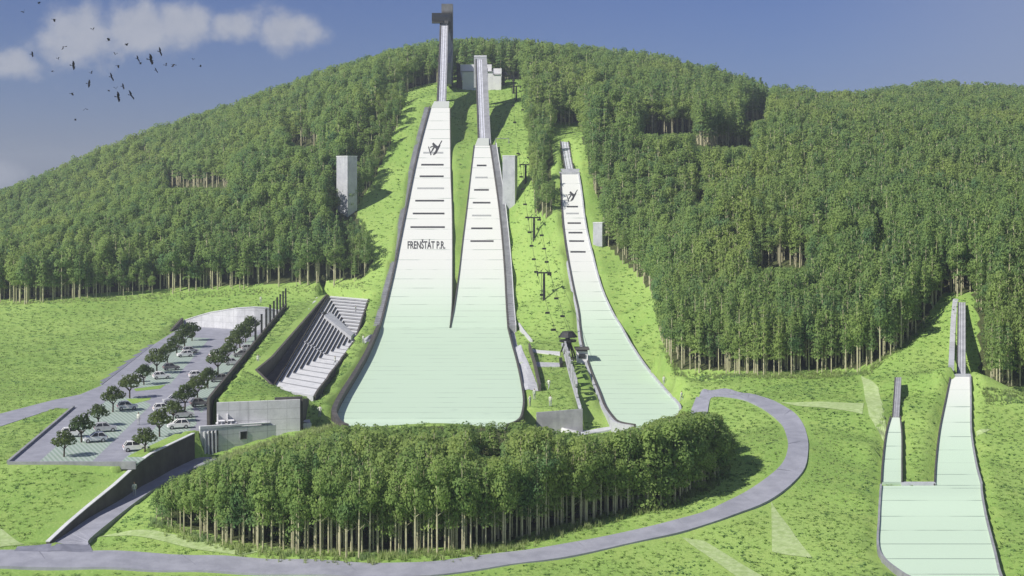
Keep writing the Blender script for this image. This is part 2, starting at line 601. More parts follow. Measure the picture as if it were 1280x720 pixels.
# ------------------------------------------------------------------ terrain
CP = []          # control points (x, y, z)
for (px, py, D) in (
        # foreground meadow and road
        (-300, 720, 142), (0, 720, 142), (320, 720, 142), (640, 720, 141), (960, 720, 142), (1280, 720, 141), (1600, 720, 141),
        (0, 698, 146), (300, 702, 146), (640, 705, 145), (900, 640, 161), (1000, 560, 184), (962, 505, 212), (880, 495, 222), (1090, 560, 186), (1050, 640, 163),
        (0, 640, 160), (60, 600, 168), (10, 583, 171.5), (130, 584, 171), (0, 530, 200), (50, 505, 218), (100, 470, 249), (150, 440, 284), (0, 450, 272), (0, 410, 322),
        (-300, 640, 160), (-300, 530, 200), (-300, 450, 272), (-300, 378, 350),
        (100, 400, 330), (0, 380, 352), (200, 382, 350), (300, 372, 352), (380, 366, 352), (452, 352, 354), (100, 372, 352),
        # grass beside the stand and the left hill
        (466, 400, 322), (455, 340, 358), (460, 300, 371), (470, 270, 381), (433, 260, 385), (500, 200, 406), (520, 160, 420), (535, 130, 433), (410, 300, 372),
        # between and beside the jumps
        (575, 150, 440), (575, 172, 424), (572, 200, 405), (571, 260, 384), (568, 330, 358), (645, 200, 405), (648, 300, 370), (650, 350, 350), (655, 390, 325), (665, 430, 288), (690, 480, 240),
        (690, 520, 207), (690, 300, 353), (690, 250, 369), (700, 400, 312), (690, 350, 336), (690, 190, 393), (722, 170, 404), (640, 130, 462), (600, 108, 497), (600, 130, 470), (560, 118, 470),
        (575, 105, 500), (650, 102, 500), (660, 160, 430),
        # right meadow
        (760, 300, 351), (745, 245, 369), (790, 390, 311), (830, 440, 258), (850, 470, 236), (860, 500, 220), (950, 468, 238), (1075, 465, 234), (1160, 395, 242), (1197, 376, 243), (1230, 400, 236),
        (1110, 445, 232), (1130, 480, 215), (1225, 489, 219), (1280, 492, 218), (1600, 492, 218), (1250, 540, 195), (1150, 540, 195), (1160, 480, 212), (1240, 600, 174), (1085, 600, 175), (1280, 640, 163),
        (822, 400, 303), (800, 350, 329),
        # bank below the stadium
        (430, 565, 190), (540, 570, 190), (640, 570, 190), (720, 572, 190), (800, 560, 192), (560, 640, 166), (300, 620, 178), (420, 640, 166), (700, 630, 168), (860, 560, 190)):
    CP.append(U(px, py, D))
# hidden bank under the lower wood dips a little below the stadium
for (x, y, z) in ((-20, 187, -5.3), (-8, 187, -5.5), (5, 188, -5.4), (-33, 180, -4.9), (18, 192, -3.6), (-25, 172, -5.2), (0, 172, -5.4), (10, 178, -5.0),
                  (-24, 200, -0.2), (0, 203, -0.3), (12, 206, -2.6), (-41, 188, -2.6), (-35, 190, -1.9), (-29.5, 193.5, -0.8), (-26.5, 198.5, -0.1)):
    CP.append((x, y, z))
# ridge and the hill under the forest (image column, ground height at D, D)
for (px, D, z) in ((-700, 560, -14), (-700, 450, -6), (-300, 620, -8), (-300, 450, 0), (0, 620, 13), (100, 620, 28), (200, 620, 42), (300, 620, 52), (400, 620, 64), (500, 620, 72), (580, 620, 76), (700, 620, 74.5), (850, 620, 70.5),
                   (950, 620, 58), (1050, 620, 54), (1150, 640, 62), (1280, 640, 58), (1450, 640, 50), (1800, 600, 40),
                   (0, 430, 6.5), (100, 440, 12), (200, 440, 20), (300, 440, 29), (400, 450, 41), (470, 450, 50),
                   (0, 520, 10), (150, 520, 22), (300, 520, 42), (430, 530, 60), (540, 540, 71), (640, 540, 71),
                   (780, 430, 48), (780, 520, 63), (880, 300, 19), (880, 370, 37), (880, 450, 51), (880, 530, 62), (1000, 300, 20), (1000, 380, 36), (1000, 470, 46), (1000, 550, 52),
                   (1120, 300, 23), (1120, 380, 37), (1120, 470, 46), (1120, 550, 54), (1280, 300, 22), (1280, 380, 36), (1280, 470, 46), (1280, 550, 53), (1600, 300, 18), (1600, 450, 38),
                   (0, 800, -10), (300, 800, 15), (580, 800, 35), (850, 800, 30), (1050, 800, 25), (1280, 800, 28), (-400, 800, -20), (1700, 800, 20)):
    CP.append(((px - CX) / F * D, D, z))
for (x, y, z) in ((-90, 100, -6.5), (0, 100, -6.5), (90, 100, -6.5), (-90, 60, -8), (0, 60, -8), (90, 60, -8)):
    CP.append((x, y, z))
for sec, dl, dr in ((BIG, 0.5, None), (MID, None, -0.5), (OUT, 0.9, -0.5), (THIRD, 0.3, -0.1), (SMALL_R, 0.1, 0.0), (SMALL_L, 0.0, 0.0), (SMALL_O, 0.1, 0.0)):
    for r in sec[::6]:
        if r[0] < 204 and sec is OUT or (sec is THIRD and r[0] < 222):
            continue
        if dl is not None:
            CP.append((r[2] - 3, r[0], r[1] + dl))
        if dr is not None:
            CP.append((r[3] + 3, r[0], r[1] + dr))
CPA = np.array(CP)


def tps(r2):
    return 0.5 * r2 * np.log(np.maximum(r2, 1e-9))


_n = len(CPA)
_sc = 100.0
_XY = CPA[:, :2] / _sc
_K = tps(((_XY[:, None, :] - _XY[None, :, :]) ** 2).sum(2)) + np.eye(_n) * 2e-5
_P = np.hstack([np.ones((_n, 1)), _XY])
_A = np.block([[_K, _P], [_P.T, np.zeros((3, 3))]])
_sol = np.linalg.solve(_A, np.concatenate([CPA[:, 2], np.zeros(3)]))


def tbase(x, y):
    x, y = np.clip(x, -330, 330), np.clip(y, 50, 800)
    q = np.stack([x, y], 1) / _sc
    out = np.empty(len(q))
    for i in range(0, len(q), 8000):
        qq = q[i:i + 8000]
        k = tps(((qq[:, None, :] - _XY[None, :, :]) ** 2).sum(2))
        out[i:i + 8000] = k @ _sol[:_n] + _sol[_n] + qq @ _sol[_n + 1:]
    return out


# car park, terrace, access path, stand footprint (world outlines)
PARK = [W(px, py, 0)[:2] for px, py in ((10, 580), (170, 580), (185, 568), (228, 547), (243, 541))] + [(-41.6, 194), (-51.6, 327)] + \
       [W(px, py, 0)[:2] for px, py in ((229, 407), (193, 430), (128, 481), (100, 500), (92, 509))]
ACCESS = [W(px, py, 0)[:2] for px, py in ((-60, 540), (0, 533), (70, 509), (92, 511), (128, 481), (100, 493), (66, 500), (0, 517), (-60, 528))]
TERR = [(-40.5, 194.6), (-29.0, 197.8), (-29.9, 210.8), (-36.0, 214.2), (-41.0, 224.5), (-41.0, 240), (-46.9, 358), (-50.9, 326)]
TWALL = [(-34.75, 215.3), (-39.7, 224.6), (-39.75, 240), (-45.7, 357)]


def terrace_z(x, y):
    z = 4.0 + 0.0105 * (y - 196)
    return z - 1.9 * smooth01((x + 38) / 8) * smooth01((y - 198) / 14)


PATH_L = [W(px, py, z) for px, py, z in ((62, 681, -4.4), (110, 648, -3.9), (175, 609, -3.3), (215, 587, -2.8), (243, 573.5, -2.45), (262, 571, -2.4))]
PATH_R = [W(px, py, z) for px, py, z in ((110, 681, -4.4), (118, 668, -3.95), (185, 616, -3.35), (222, 594, -2.85), (256, 580, -2.5), (272, 573, -2.45))]
# stand: bilinear patch (u: 0 at the outrun side .. 1 at the back, v: 0 near .. 1 far)
SB = {(0, 0): (-29.5, 214.0), (1, 0): (-37.0, 222.0), (0, 1): (-34.5, 345.0), (1, 1): (-45.4, 355.0)}
SH, SVC = 3.6, 0.64


def stand_xy(u, v):
    a, b, c, d = SB[(0, 0)], SB[(1, 0)], SB[(0, 1)], SB[(1, 1)]
    return tuple((a[i] * (1 - u) + b[i] * u) * (1 - v) + (c[i] * (1 - u) + d[i] * u) * v for i in (0, 1))


def stand_top(v):
    return 1.9 + 3.6 * v


STANDPOLY = [stand_xy(-0.02, -0.005), (-36.0, 214.4), (-40.9, 224.5), (-40.9, 240), (-46.8, 357.5), stand_xy(-0.02, 1.0)]
BERM = dict(x=10.4, y0=212.0, y1=290.0)


def axis_arr(parts):
    return np.unique(np.round(np.concatenate([np.arange(a, b, s) for a, b, s in parts]), 3))


GX = axis_arr([(-3000, -600, 300), (-600, -320, 35), (-320, -100, 5), (-100, 100, 0.9), (100, 320, 5), (320, 600, 35), (600, 3001, 300)])
GY = axis_arr([(-1500, 0, 150), (0, 120, 8), (120, 140, 2), (140, 360, 0.9), (360, 470, 1.4), (470, 720, 5), (720, 1000, 20), (1000, 4001, 250)])
XX, YY = np.meshgrid(GX, GY)
ZZ = tbase(XX.ravel(), YY.ravel()).reshape(XX.shape)
fade = smooth01((np.hypot(XX, YY) - 800) / 700)
ZZ = ZZ * (1 - fade) + (-8.0) * fade
# small lumps so that the ground is not a machined surface
ZZ += 0.06 * np.sin(XX * 0.61 + 1.3 * np.sin(YY * 0.23)) + 0.06 * np.sin(YY * 0.53 + 1.7 * np.sin(XX * 0.31))

mk = inpoly(XX, YY, PARK) | inpoly(XX, YY, ACCESS)
for dx_, dy_ in ((1.1, 0), (-1.1, 0), (0, 1.1), (0, -1.1)):
    for pg in (PARK, ACCESS):
        mk |= inpoly(XX + dx_, YY + dy_, pg)
ZZ[mk] = -0.06
mk = inpoly(XX, YY, TERR)
ZZ[mk] = terrace_z(XX, YY)[mk]
# right of the lettered wall the ground lies lower
vx = np.interp(YY, [208, 226, 241, 268, 290], [17.0, 15.2, 14.0, 13.6, 13.0])
mk = (XX > BERM['x'] - 0.2) & (XX < vx + 1.0) & (YY > 205) & (YY < 292)
ZZ[mk] = np.minimum(ZZ, np.interp(YY, [205, 212, 224, 238, 290], [-3.0, -2.9, -1.3, -0.45, 0.3]))[mk]
mk = (XX > -1.5) & (XX < BERM['x'] - 0.1) & (YY > 212.5) & (YY < 292)
ZZ[mk] = np.maximum(ZZ, np.interp(YY, [212, 250, 290], [0.0, 0.05, 0.9]) * smooth01((XX + 1.5) / 4) + ZZ * (1 - smooth01((XX + 1.5) / 4)))[mk]
mk = (XX > -2) & (XX < BERM['x'] + 6) & (YY > 198) & (YY <= 212.5)
ZZ[mk] = np.minimum(ZZ, -3.3 + 2.2 * smooth01((3 - XX) / 7))[mk]
# path up to the service building
WT = [(62, 681, 677.5), (86, 665, 655), (110, 648, 634.5), (145, 628, 606), (165, 615.5, 588), (178, 607, 575.5), (190, 601, 567.5), (215, 587, 555.5), (243.5, 573.5, 542)]
WALLP = []
for px, pb, pt in WT:
    z = float(np.interp(pb, [573.5, 587, 609, 648, 681], [-2.45, -2.8, -3.3, -3.9, -4.4]))
    x, y, _ = W(px, pb, z)
    WALLP.append((x, y, z, (pb - pt) / F * y))
dw = np.full(XX.shape, 99.0)
zw = np.zeros(XX.shape)
for a, b in zip(WALLP[:-1], WALLP[1:]):
    vx_, vy_ = b[0] - a[0], b[1] - a[1]
    tt = np.clip(((XX - a[0]) * vx_ + (YY - a[1]) * vy_) / (vx_ ** 2 + vy_ ** 2), 0, 1)
    d_ = np.hypot(XX - a[0] - tt * vx_, YY - a[1] - tt * vy_)
    zt_ = (a[2] + a[3]) * (1 - tt) + (b[2] + b[3]) * tt
    zw = np.where(d_ < dw, zt_, zw)
    dw = np.minimum(dw, d_)
lft = (XX < np.interp(YY, [p[1] for p in WALLP], [p[0] for p in WALLP])) & (YY > 146) & (YY < 193) & (dw < 9) & ~inpoly(XX, YY, PARK)
wgt = 1 - smooth01((dw - 2.0) / 7)
ZZ[lft] = (ZZ * (1 - wgt) + (zw - 0.06) * wgt)[lft]
pp = [(p[0] - 1.05, p[1] - .3, p[2]) for p in PATH_L] + [(p[0] + .5, p[1] + .1, p[2]) for p in PATH_R[::-1]]
mk = inpoly(XX, YY, [(p[0], p[1]) for p in pp]) & (YY > 146)
pz = np.interp(YY, [p[1] for p in PATH_L[:5]], [p[2] for p in PATH_L[:5]])
ZZ[mk] = (pz - 0.25)[mk]
dpath = np.full(XX.shape, 99.0)
for a, b in zip(PATH_R[:-1], PATH_R[1:]):
    vx_, vy_ = b[0] - a[0], b[1] - a[1]
    tt = np.clip(((XX - a[0]) * vx_ + (YY - a[1]) * vy_) / (vx_ ** 2 + vy_ ** 2), 0, 1)
    dpath = np.minimum(dpath, np.hypot(XX - a[0] - tt * vx_, YY - a[1] - tt * vy_))
side = (dpath < 5) & ~mk & (YY > 145) & (YY < 196) & (XX > np.interp(YY, [p[1] for p in PATH_L], [p[0] for p in PATH_L])) & (XX < -30)
wgt = 1 - smooth01(dpath / 5)
ZZ[side] = (ZZ * (1 - wgt) + (pz - 0.05) * wgt)[side]
# service building footprint and stand footprint
BLD = [(-41.6, 189.9), (-27.3, 198.2), (-28.1, 202.5), (-28.5, 197.6), (-40.4, 194.4)]
mk = inpoly(XX, YY, BLD)
ZZ[mk] = np.minimum(ZZ, -3.0)[mk]
mk = inpoly(XX, YY, STANDPOLY)
vv = np.clip((YY - 214) / 131, 0, 1)
ZZ[mk] = np.minimum(ZZ, stand_top(vv) - SH - 0.9)[mk]
# under the jumps
for sec in HILLS.values():
    mk = inpoly(XX, YY, outline(sec, 0.9))
    ZZ[mk] = np.minimum(ZZ, hz(sec, YY) - 0.45)[mk]

for a, b, w in ((U(551.5, 128.5, 434.5), U(555, 29, 497), 1.9), (U(603, 180.5, 413.5), U(599, 74.5, 464), 2.6), (U(712, 214.5, 378.5), U(705.5, 177, 403), 2.0), (U(1201.5, 469.5, 213), U(1202, 378, 240.5), 1.3), (U(1119.5, 521, 199.5), U(1122.5, 472, 214), 1.2)):
    tt = (YY - a[1]) / (b[1] - a[1])
    mk = (tt > -0.12) & (tt < 1.0) & (np.abs(XX - (a[0] + (b[0] - a[0]) * tt)) < w)
    ZZ[mk] = np.minimum(ZZ, a[2] + (b[2] - a[2]) * tt - 0.55 - 0.3 * np.sin(np.clip(tt, 0, 1) * 3.14))[mk]


def T(x, y):
    x, y = np.atleast_1d(np.asarray(x, float)), np.atleast_1d(np.asarray(y, float))
    i = np.clip(np.searchsorted(GX, x) - 1, 0, len(GX) - 2)
    j = np.clip(np.searchsorted(GY, y) - 1, 0, len(GY) - 2)
    tx = np.clip((x - GX[i]) / (GX[i + 1] - GX[i]), 0, 1)
    ty = np.clip((y - GY[j]) / (GY[j + 1] - GY[j]), 0, 1)
    return (ZZ[j, i] * (1 - tx) + ZZ[j, i + 1] * tx) * (1 - ty) + (ZZ[j + 1, i] * (1 - tx) + ZZ[j + 1, i + 1] * tx) * ty


def Tz(x, y):
    return float(T(x, y)[0])


_DD = np.arange(122, 720, 0.2)


def G(px, py):
    """the point of the ground seen at a pixel of the photograph"""
    x = (px - CX) / F * _DD
    h = CH - (py - HY) / F * _DD - T(x, _DD)
    k = np.nonzero(h < 0)[0]
    D = float(_DD[k[0]]) if len(k) else 600.0
    if len(k) and k[0] > 0:
        a, b = h[k[0] - 1], h[k[0]]
        D -= 0.2 * (-b) / (a - b)
    x = (px - CX) / F * D
    return (x, D, Tz(x, D))


def make_ground():
    ny, nx = XX.shape
    vs = np.stack([XX.ravel(), YY.ravel(), ZZ.ravel()], 1)
    j, i = np.meshgrid(np.arange(ny - 1), np.arange(nx - 1), indexing='ij')
    a = (j * nx + i).ravel()
    fs = np.stack([a, a + 1, a + nx + 1, a + nx], 1)
    me = bpy.data.meshes.new('ground')
    me.vertices.add(len(vs))
    me.vertices.foreach_set('co', vs.ravel())
    me.loops.add(fs.size)
    me.loops.foreach_set('vertex_index', fs.ravel())
    me.polygons.add(len(fs))
    me.polygons.foreach_set('loop_start', np.arange(0, fs.size, 4))
    me.polygons.foreach_set('loop_total', np.full(len(fs), 4))
    me.polygons.foreach_set('use_smooth', np.ones(len(fs), bool))
    me.materials.append(M['grass'])
    me.update()
    me.validate()
    o = bpy.data.objects.new('meadow_ground', me)
    COL.objects.link(o)
    tag(o, 'bright green grass hillside and meadow around the ski jumps', None, None, 'structure')


make_ground()


def drape_strip(name, left, right, mat, lift=0.07, label=None, step=1.0, skirt=0.35):
    """ground-hugging solid sheet between two world polylines"""
    n = len(left)
    L, R = [], []
    for i in range(n - 1):
        d = max(1, int(math.hypot(left[i + 1][0] - left[i][0], left[i + 1][1] - left[i][1]) / step))
        for k in range(d):
            t = k / d
            L.append([left[i][c] * (1 - t) + left[i + 1][c] * t for c in (0, 1)])
            R.append([right[i][c] * (1 - t) + right[i + 1][c] * t for c in (0, 1)])
    L.append(left[-1][:2])
    R.append(right[-1][:2])
    mb = MB()
    K = 6
    rows = []
    for l, r in zip(L, R):
        rows.append([(l[0] + (r[0] - l[0]) * k / K, l[1] + (r[1] - l[1]) * k / K) for k in range(K + 1)])
    vs, fs = [], []
    for row in rows:
        zz = T([p[0] for p in row], [p[1] for p in row])
        zz = 0.5 * zz + 0.5 * zz.mean()
        zz = np.maximum(zz, T([p[0] for p in row], [p[1] for p in row]) - 0.02)
        vs.append((row[0][0], row[0][1], zz[0] - skirt))
        for p, z in zip(row, zz):
            vs.append((p[0], p[1], z + lift))
        vs.append((row[-1][0], row[-1][1], zz[-1] - skirt))
    w = K + 3
    for i in range(len(rows) - 1):
        for k in range(w - 1):
            fs.append((i * w + k, i * w + k + 1, (i + 1) * w + k + 1, (i + 1) * w + k))
    mb.mesh(vs, fs)
    o = mb.build(name, mat, None, (0, 0, 0), smooth=False)
    return tag(o, label, None, None, 'structure')


def flat_poly(name, poly, z, mat, label=None, thick=0.05):
    mb = MB()
    mb.prism([(p[0], p[1], z - thick) for p in poly], [(p[0], p[1], z) for p in poly])
    o = mb.build(name, mat)
    return tag(o, label, None, None, 'structure')


# car park and lanes
flat_poly('car_park', PARK, 0.0, M['asphalt'], 'grey blue asphalt car park with two rows of trees')
acc = [W(px, py, 0)[:2] for px, py in ((0, 533), (70, 510), (92.5, 510.5), (127, 481.7), (100, 493), (66, 500), (0, 517), (-80, 531), (-80, 548))]
flat_poly('access_road', acc, -0.004, M['asphalt'], 'asphalt lane entering the car park from the left')
side_strip = [W(px, py, 0)[:2] for px, py in ((117, 478), (127.5, 480.8), (192.5, 430.3), (183, 431.5))]
flat_poly('pavement', side_strip, 0.03, M['asphalt_dark'], 'darker paved strip on the left edge of the car park', 0.1)

# main road with its bend
rd = [(-120, 688, 712), (0, 688, 711), (90, 689, 712.5), (200, 692.5, 715.5), (310, 697.5, 719), (430, 702.5, 721.5), (520, 703.5, 722), (590, 696, 715), (680, 684.5, 702),
      (760, 670, 687), (830, 654, 672), (890, 636, 655)]
Lr = [G(x, a)[:2] for x, a, b in rd]
Rr = [G(x, b)[:2] for x, a, b in rd]
for (ax_, ay_, bx_, by_) in ((925, 619, 938, 638), (955, 600, 978, 617), (975, 583, 1003, 592), (984, 565, 1010, 568), (984, 548, 1009, 546), (976, 530, 1000, 524), (957, 514, 975, 505),
                             (934, 502, 945, 494), (910, 497, 914, 488.5), (893, 496.5, 890, 488.5), (888, 499, 876, 491), (886, 507, 869, 500), (884, 520, 864, 513), (880, 540, 860, 535)):
    Lr.append(G(ax_, ay_)[:2])
    Rr.append(G(bx_, by_)[:2])
LR2, RR2 = catmull(Lr, 4), catmull(Rr, 4)
drape_strip('road', [tuple(p) for p in LR2], [tuple(p) for p in RR2], M['asphalt'], 0.09, 'grey blue road looping round the lower wood')
# joints across the road
mbj = MB()
for i in range(6, len(LR2) - 10, 7):
    l, r = LR2[i], RR2[min(i + 1, len(RR2) - 1)]
    for k in range(6):
        a = [(l[c] + (r[c] - l[c]) * k / 6) for c in (0, 1)]
        b = [(l[c] + (r[c] - l[c]) * (k + 1) / 6) for c in (0, 1)]
        za, zb = Tz(*a) + 0.10, Tz(*b) + 0.10
        mbj.face([(a[0], a[1] - .06, za), (b[0], b[1] - .06, zb), (b[0], b[1] + .06, zb), (a[0], a[1] + .06, za)])
tag(mbj.build('road_joints', M['asphalt_dark']), 'thin joints across the road', None, None, 'structure')
# access path up to the service building
mb = MB()
mb.ribbon([tuple(p) for p in catmull(PATH_L, 6)], [tuple(p) for p in catmull(PATH_R, 6)], 0.0, -.9)
tag(mb.build('path', M['asphalt']), 'asphalt path rising beside the dark retaining wall', None, None, 'structure')
mouth_l = [G(22, 684)[:2], G(60, 681)[:2], G(75, 680.5)[:2], G(111, 680.5)[:2]]
mouth_r = [G(18, 689.5)[:2], G(60, 689.8)[:2], G(80, 690)[:2], G(116, 691)[:2]]
drape_strip('path_mouth', mouth_l, mouth_r, M['asphalt_dark'], 0.10, 'darker asphalt where the path meets the road')

# pale patches added on the meadow, shaped like facets of a terrain mesh
PATCHES = []
for pts, lab in ((((964, 627), (1016, 698), (965, 690)), 'pale dry grass triangle on the meadow below the road bend'),
                 (((852, 672), (880, 676), (960, 724), (925, 724)), 'pale dry grass wedge below the road'),
                 (((0, 660), (30, 681), (0, 684)), 'pale dry grass patch at the left end of the road'),
                 (((112, 672), (190, 663), (330, 689), (300, 695)), 'pale dry grass wedge between the road and the lower wood'),
                 (((975, 503), (1080, 504), (1078, 518), (1000, 508)), 'pale dry grass streak right of the road bend'),
                 (((1076, 470), (1098, 485), (1112, 560), (1086, 520)), 'pale grass streak left of the small jump'),
                 (((1220, 540), (1240, 536), (1222, 546)), 'pale grass patch right of the small jump')):
    P = [Vector(G(*p)) for p in pts]
    PATCHES.append([tuple(p) for p in P])
    c = sum(P, Vector()) / len(P)
    mb = MB()
    N = 14
    for i in range(len(P)):
        a, b = P[i], P[(i + 1) % len(P)]
        for r in range(N):
            for s in range(N):
                q = []
                for rr, ss in ((r, s), (r + 1, s), (r + 1, s + 1), (r, s + 1)):
                    e = a + (b - a) * (ss / N)
                    w = c + (e - c) * (rr / N)
                    q.append((w.x, w.y, Tz(w.x, w.y) + 0.05))
                mb.face(q if r else q[1:4])
    tag(mb.build('grass_patch', M['pale_grass'], smooth=True), lab, None, None, 'structure')

# ------------------------------------------------------------------ ski jumps


def surface(sec, name, parent, mat, K=8, cap=0.5):
    mb = MB()
    s = 0.0
    rows = []
    for i, r in enumerate(sec):
        if i:
            s += math.hypot(r[0] - sec[i - 1][0], r[1] - sec[i - 1][1])
        rows.append(([(r[2] + (r[3] - r[2]) * k / K, r[0], r[1]) for k in range(K + 1)], s))
    for (a, sa), (b, sb) in zip(rows[:-1], rows[1:]):
        up = (b[0][1] > a[0][1])
        for k in range(K):
            q = [a[k], a[k + 1], b[k + 1], b[k]]
            uv = [(q_[0], sv) for q_, sv in zip(q, (sa, sa, sb, sb))]
            mb.face(q if up else q[::-1], 0, uv if up else uv[::-1])
        for k in (0, K):
            q = [a[k], b[k], (b[k][0], b[k][1], b[k][2] - cap), (a[k][0], a[k][1], a[k][2] - cap)]
            mb.face(q, 0, [(0, sa)] * 4)
    for a, sa in (rows[0], rows[-1]):
        mb.face([a[0], a[K], (a[K][0], a[K][1], a[K][2] - cap), (a[0][0], a[0][1], a[0][2] - cap)], 0, [(0, sa)] * 4)
    return mb.build(name, mat, parent)


def edge_pts(sec, side, off):
    c = 2 if side < 0 else 3
    return [(r[c] + side * off, r[0], r[1]) for r in sec]


def edge_wall(sec, side, parent, mat, w=0.35, top=0.3, bot=-2.6, off=0.0, name='edge_wall'):
    mb = MB()
    mb.ribbon(edge_pts(sec, side, off), edge_pts(sec, side, off + w), top, bot)
    return mb.build(name, mat, parent)


def hill_pt(sec, px, py, lift=0.06):
    """point of a hill surface at a photo pixel"""
    o = np.argsort(sec[:, 4])
    D = float(np.interp(py, sec[o, 4], sec[o, 0]))
    z = float(np.interp(py, sec[o, 4], sec[o, 1]))
    return ((px - CX) / F * D, D, z + lift)


def bar(sec, x0, x1, py, thick, mb, n=8, h=0.05):
    """thin solid line painted across a hill"""
    l, r = [], []
    for k in range(n + 1):
        x = x0 + (x1 - x0) * k / n
        l.append(hill_pt(sec, x, py - thick / 2, 0.0))
        r.append(hill_pt(sec, x, py + thick / 2, 0.0))
    mb.ribbon(l, r, h, -0.02)


def stroke(sec, p0, p1, w0, w1, mb, n=4):
    """a tapered brush stroke lying on a hill, given in photo columns and rows"""
    d = Vector((p1[0] - p0[0], p1[1] - p0[1]))
    nrm = Vector((-d.y, d.x)).normalized()
    l, r = [], []
    for k in range(n + 1):
        t = k / n
        c = Vector(p0) + d * t
        w = (w0 + (w1 - w0) * t) / 2
        l.append(hill_pt(sec, c.x + nrm.x * w, c.y + nrm.y * w, 0.0))
        r.append(hill_pt(sec, c.x - nrm.x * w, c.y - nrm.y * w, 0.0))
    mb.ribbon(l, r, 0.06, -0.02)


def emblem(sec, cx, cy, s, parent, flip=1):
    """flying jumper with skis in a V"""
    mb = MB()
    for p0, p1, w0, w1 in (((-8, -2), (-5, 8), 1.0, 1.3), ((8, -9), (-2, 8), 1.0, 1.5), ((6, -4), (1, 6), 0.9, 1.1),
                           ((-3, -6), (0, -3), 2.4, 2.6), ((0, -3), (3, 2), 3.0, 2.0), ((-1, -2), (-5, 5), 2.0, 1.2), ((2, 0), (0, 7), 1.8, 1.0), ((1, -3), (5, -1), 1.2, 0.9), ((-2, -3), (-6, -1), 1.2, 0.9)):
        stroke(sec, (cx + flip * p0[0] * s, cy + p0[1] * s), (cx + flip * p1[0] * s, cy + p1[1] * s), w0 * s, w1 * s, mb)
    return mb.build('ski_jumper_emblem', M['line'], parent)


def text_mesh(txt, thick=0.0, name='text', bold=0.0):
    cu = bpy.data.curves.new(name, 'FONT')
    cu.body = txt
    cu.size = 1.0
    cu.extrude = thick
    cu.offset = bold
    cu.resolution_u = 3
    ob = bpy.data.objects.new(name, cu)
    COL.objects.link(ob)
    bpy.context.view_layer.update()
    dg = bpy.context.evaluated_depsgraph_get()
    me = bpy.data.meshes.new_from_object(ob.evaluated_get(dg))
    bpy.data.objects.remove(ob)
    vs = [tuple(v.co) for v in me.vertices]
    fs = [tuple(p.vertices) for p in me.polygons]
    bpy.data.meshes.remove(me)
    return vs, fs


def stairs(sec, side, off, w, parent, mat, name='stairway', dz=0.25, rise=0.32, i0=0, i1=None):
    """flight of low steps running up beside a hill"""
    rows = sec[i0:i1]
    rows = rows[np.argsort(rows[:, 0])]
    mb = MB()
    z, y1 = rows[0][1], rows[-1][0]
    ys = np.linspace(rows[0][0], y1, 2000)
    zs = np.interp(ys, rows[:, 0], rows[:, 1])
    c = 2 if side < 0 else 3
    xs = np.interp(ys, rows[:, 0], rows[:, c])
    k0 = 0
    for k in range(1, 2000):
        if zs[k] - zs[k0] >= rise or ys[k] - ys[k0] > 2.5 or k == 1999:
            a, b = xs[k0] + side * off, xs[k] + side * off
            xa, xb = sorted((a, a + side * w))
            xc, xd = sorted((b, b + side * w))
            zt, zb = zs[k] + dz, zs[k0] - 1.6
            mb.prism([(xa, ys[k0], zb), (xb, ys[k0], zb), (xd, ys[k] - 0.01, zb), (xc, ys[k] - 0.01, zb)],
                     [(xa, ys[k0], zt), (xb, ys[k0], zt), (xd, ys[k] - 0.01, zt), (xc, ys[k] - 0.01, zt)])
            k0 = k
    return mb.build(name, mat, parent)


def base_of(sec):
    r = sec[np.argmin(sec[:, 0])]
    return ((r[2] + r[3]) / 2, r[0], r[1])


# --- twin landing hill in the middle
twin = thing('ski_jump_landing_hill', 'twin pale landing hill with FRENŠTÁT P.R. lettering and one wide mint outrun', 'ski jump', base_of(OUT))
surface(BIG, 'landing_slope', twin, M['mat'])['label'] = 'longer left landing slope carrying the town name'
surface(MID, 'landing_slope', twin, M['mat'])['label'] = 'shorter right landing slope with dark distance lines'
surface(OUT, 'outrun', twin, M['mat'], K=14)
edge_wall(BIG, -1, twin, M['dark_clad'], 0.4, 0.55, -2.6)
edge_wall(BIG, 1, twin, M['dark_clad'], 0.22, 0.3, -1.6)
edge_wall(MID, -1, twin, M['dark_clad'], 0.22, 0.3, -1.6)
edge_wall(MID, 1, twin, M['dark_clad'], 0.4, 0.45, -2.6)
n = len(OUT)
tp = [0.35 + 0.75 * smooth01((i - 2) / 8) * smooth01((n - i) / 6 + 0.35) for i in range(n)]
mb = MB()
mb.ribbon(edge_pts(OUT, -1, 0.0), edge_pts(OUT, -1, 0.75), tp, -2.6)
mb.build('edge_wall', M['dark_clad'], twin)
mb = MB()
mb.ribbon(edge_pts(OUT, 1, 0.0), edge_pts(OUT, 1, 0.3), 0.32, -2.8)
mb.build('edge_wall', M['dark_clad'], twin)
stairs(BIG, -1, 0.4, 1.25, twin, M['concrete_grey'])
stairs(MID, 1, 0.45, 1.35, twin, M['concrete_grey'])
mb = MB()
mb.ribbon(edge_pts(MID, 1, 1.82), edge_pts(MID, 1, 2.0), 0.8, -1.5)
mb.build('handrail_kerb', M['concrete_light'], twin)
for py, x0, x1, kind in ((191, 529, 554, 1), (206, 526.5, 554.5, 0), (220.5, 524.5, 554.5, 0), (235.5, 521.5, 555, 1), (251, 519, 555, 0), (267, 516, 555.5, 0), (284, 513, 556, 0)):
    mb = MB()
    bar(BIG, x0, x1, py, 2.0, mb)
    mb.build('distance_line', M['line_grey'] if kind else M['line'], twin)
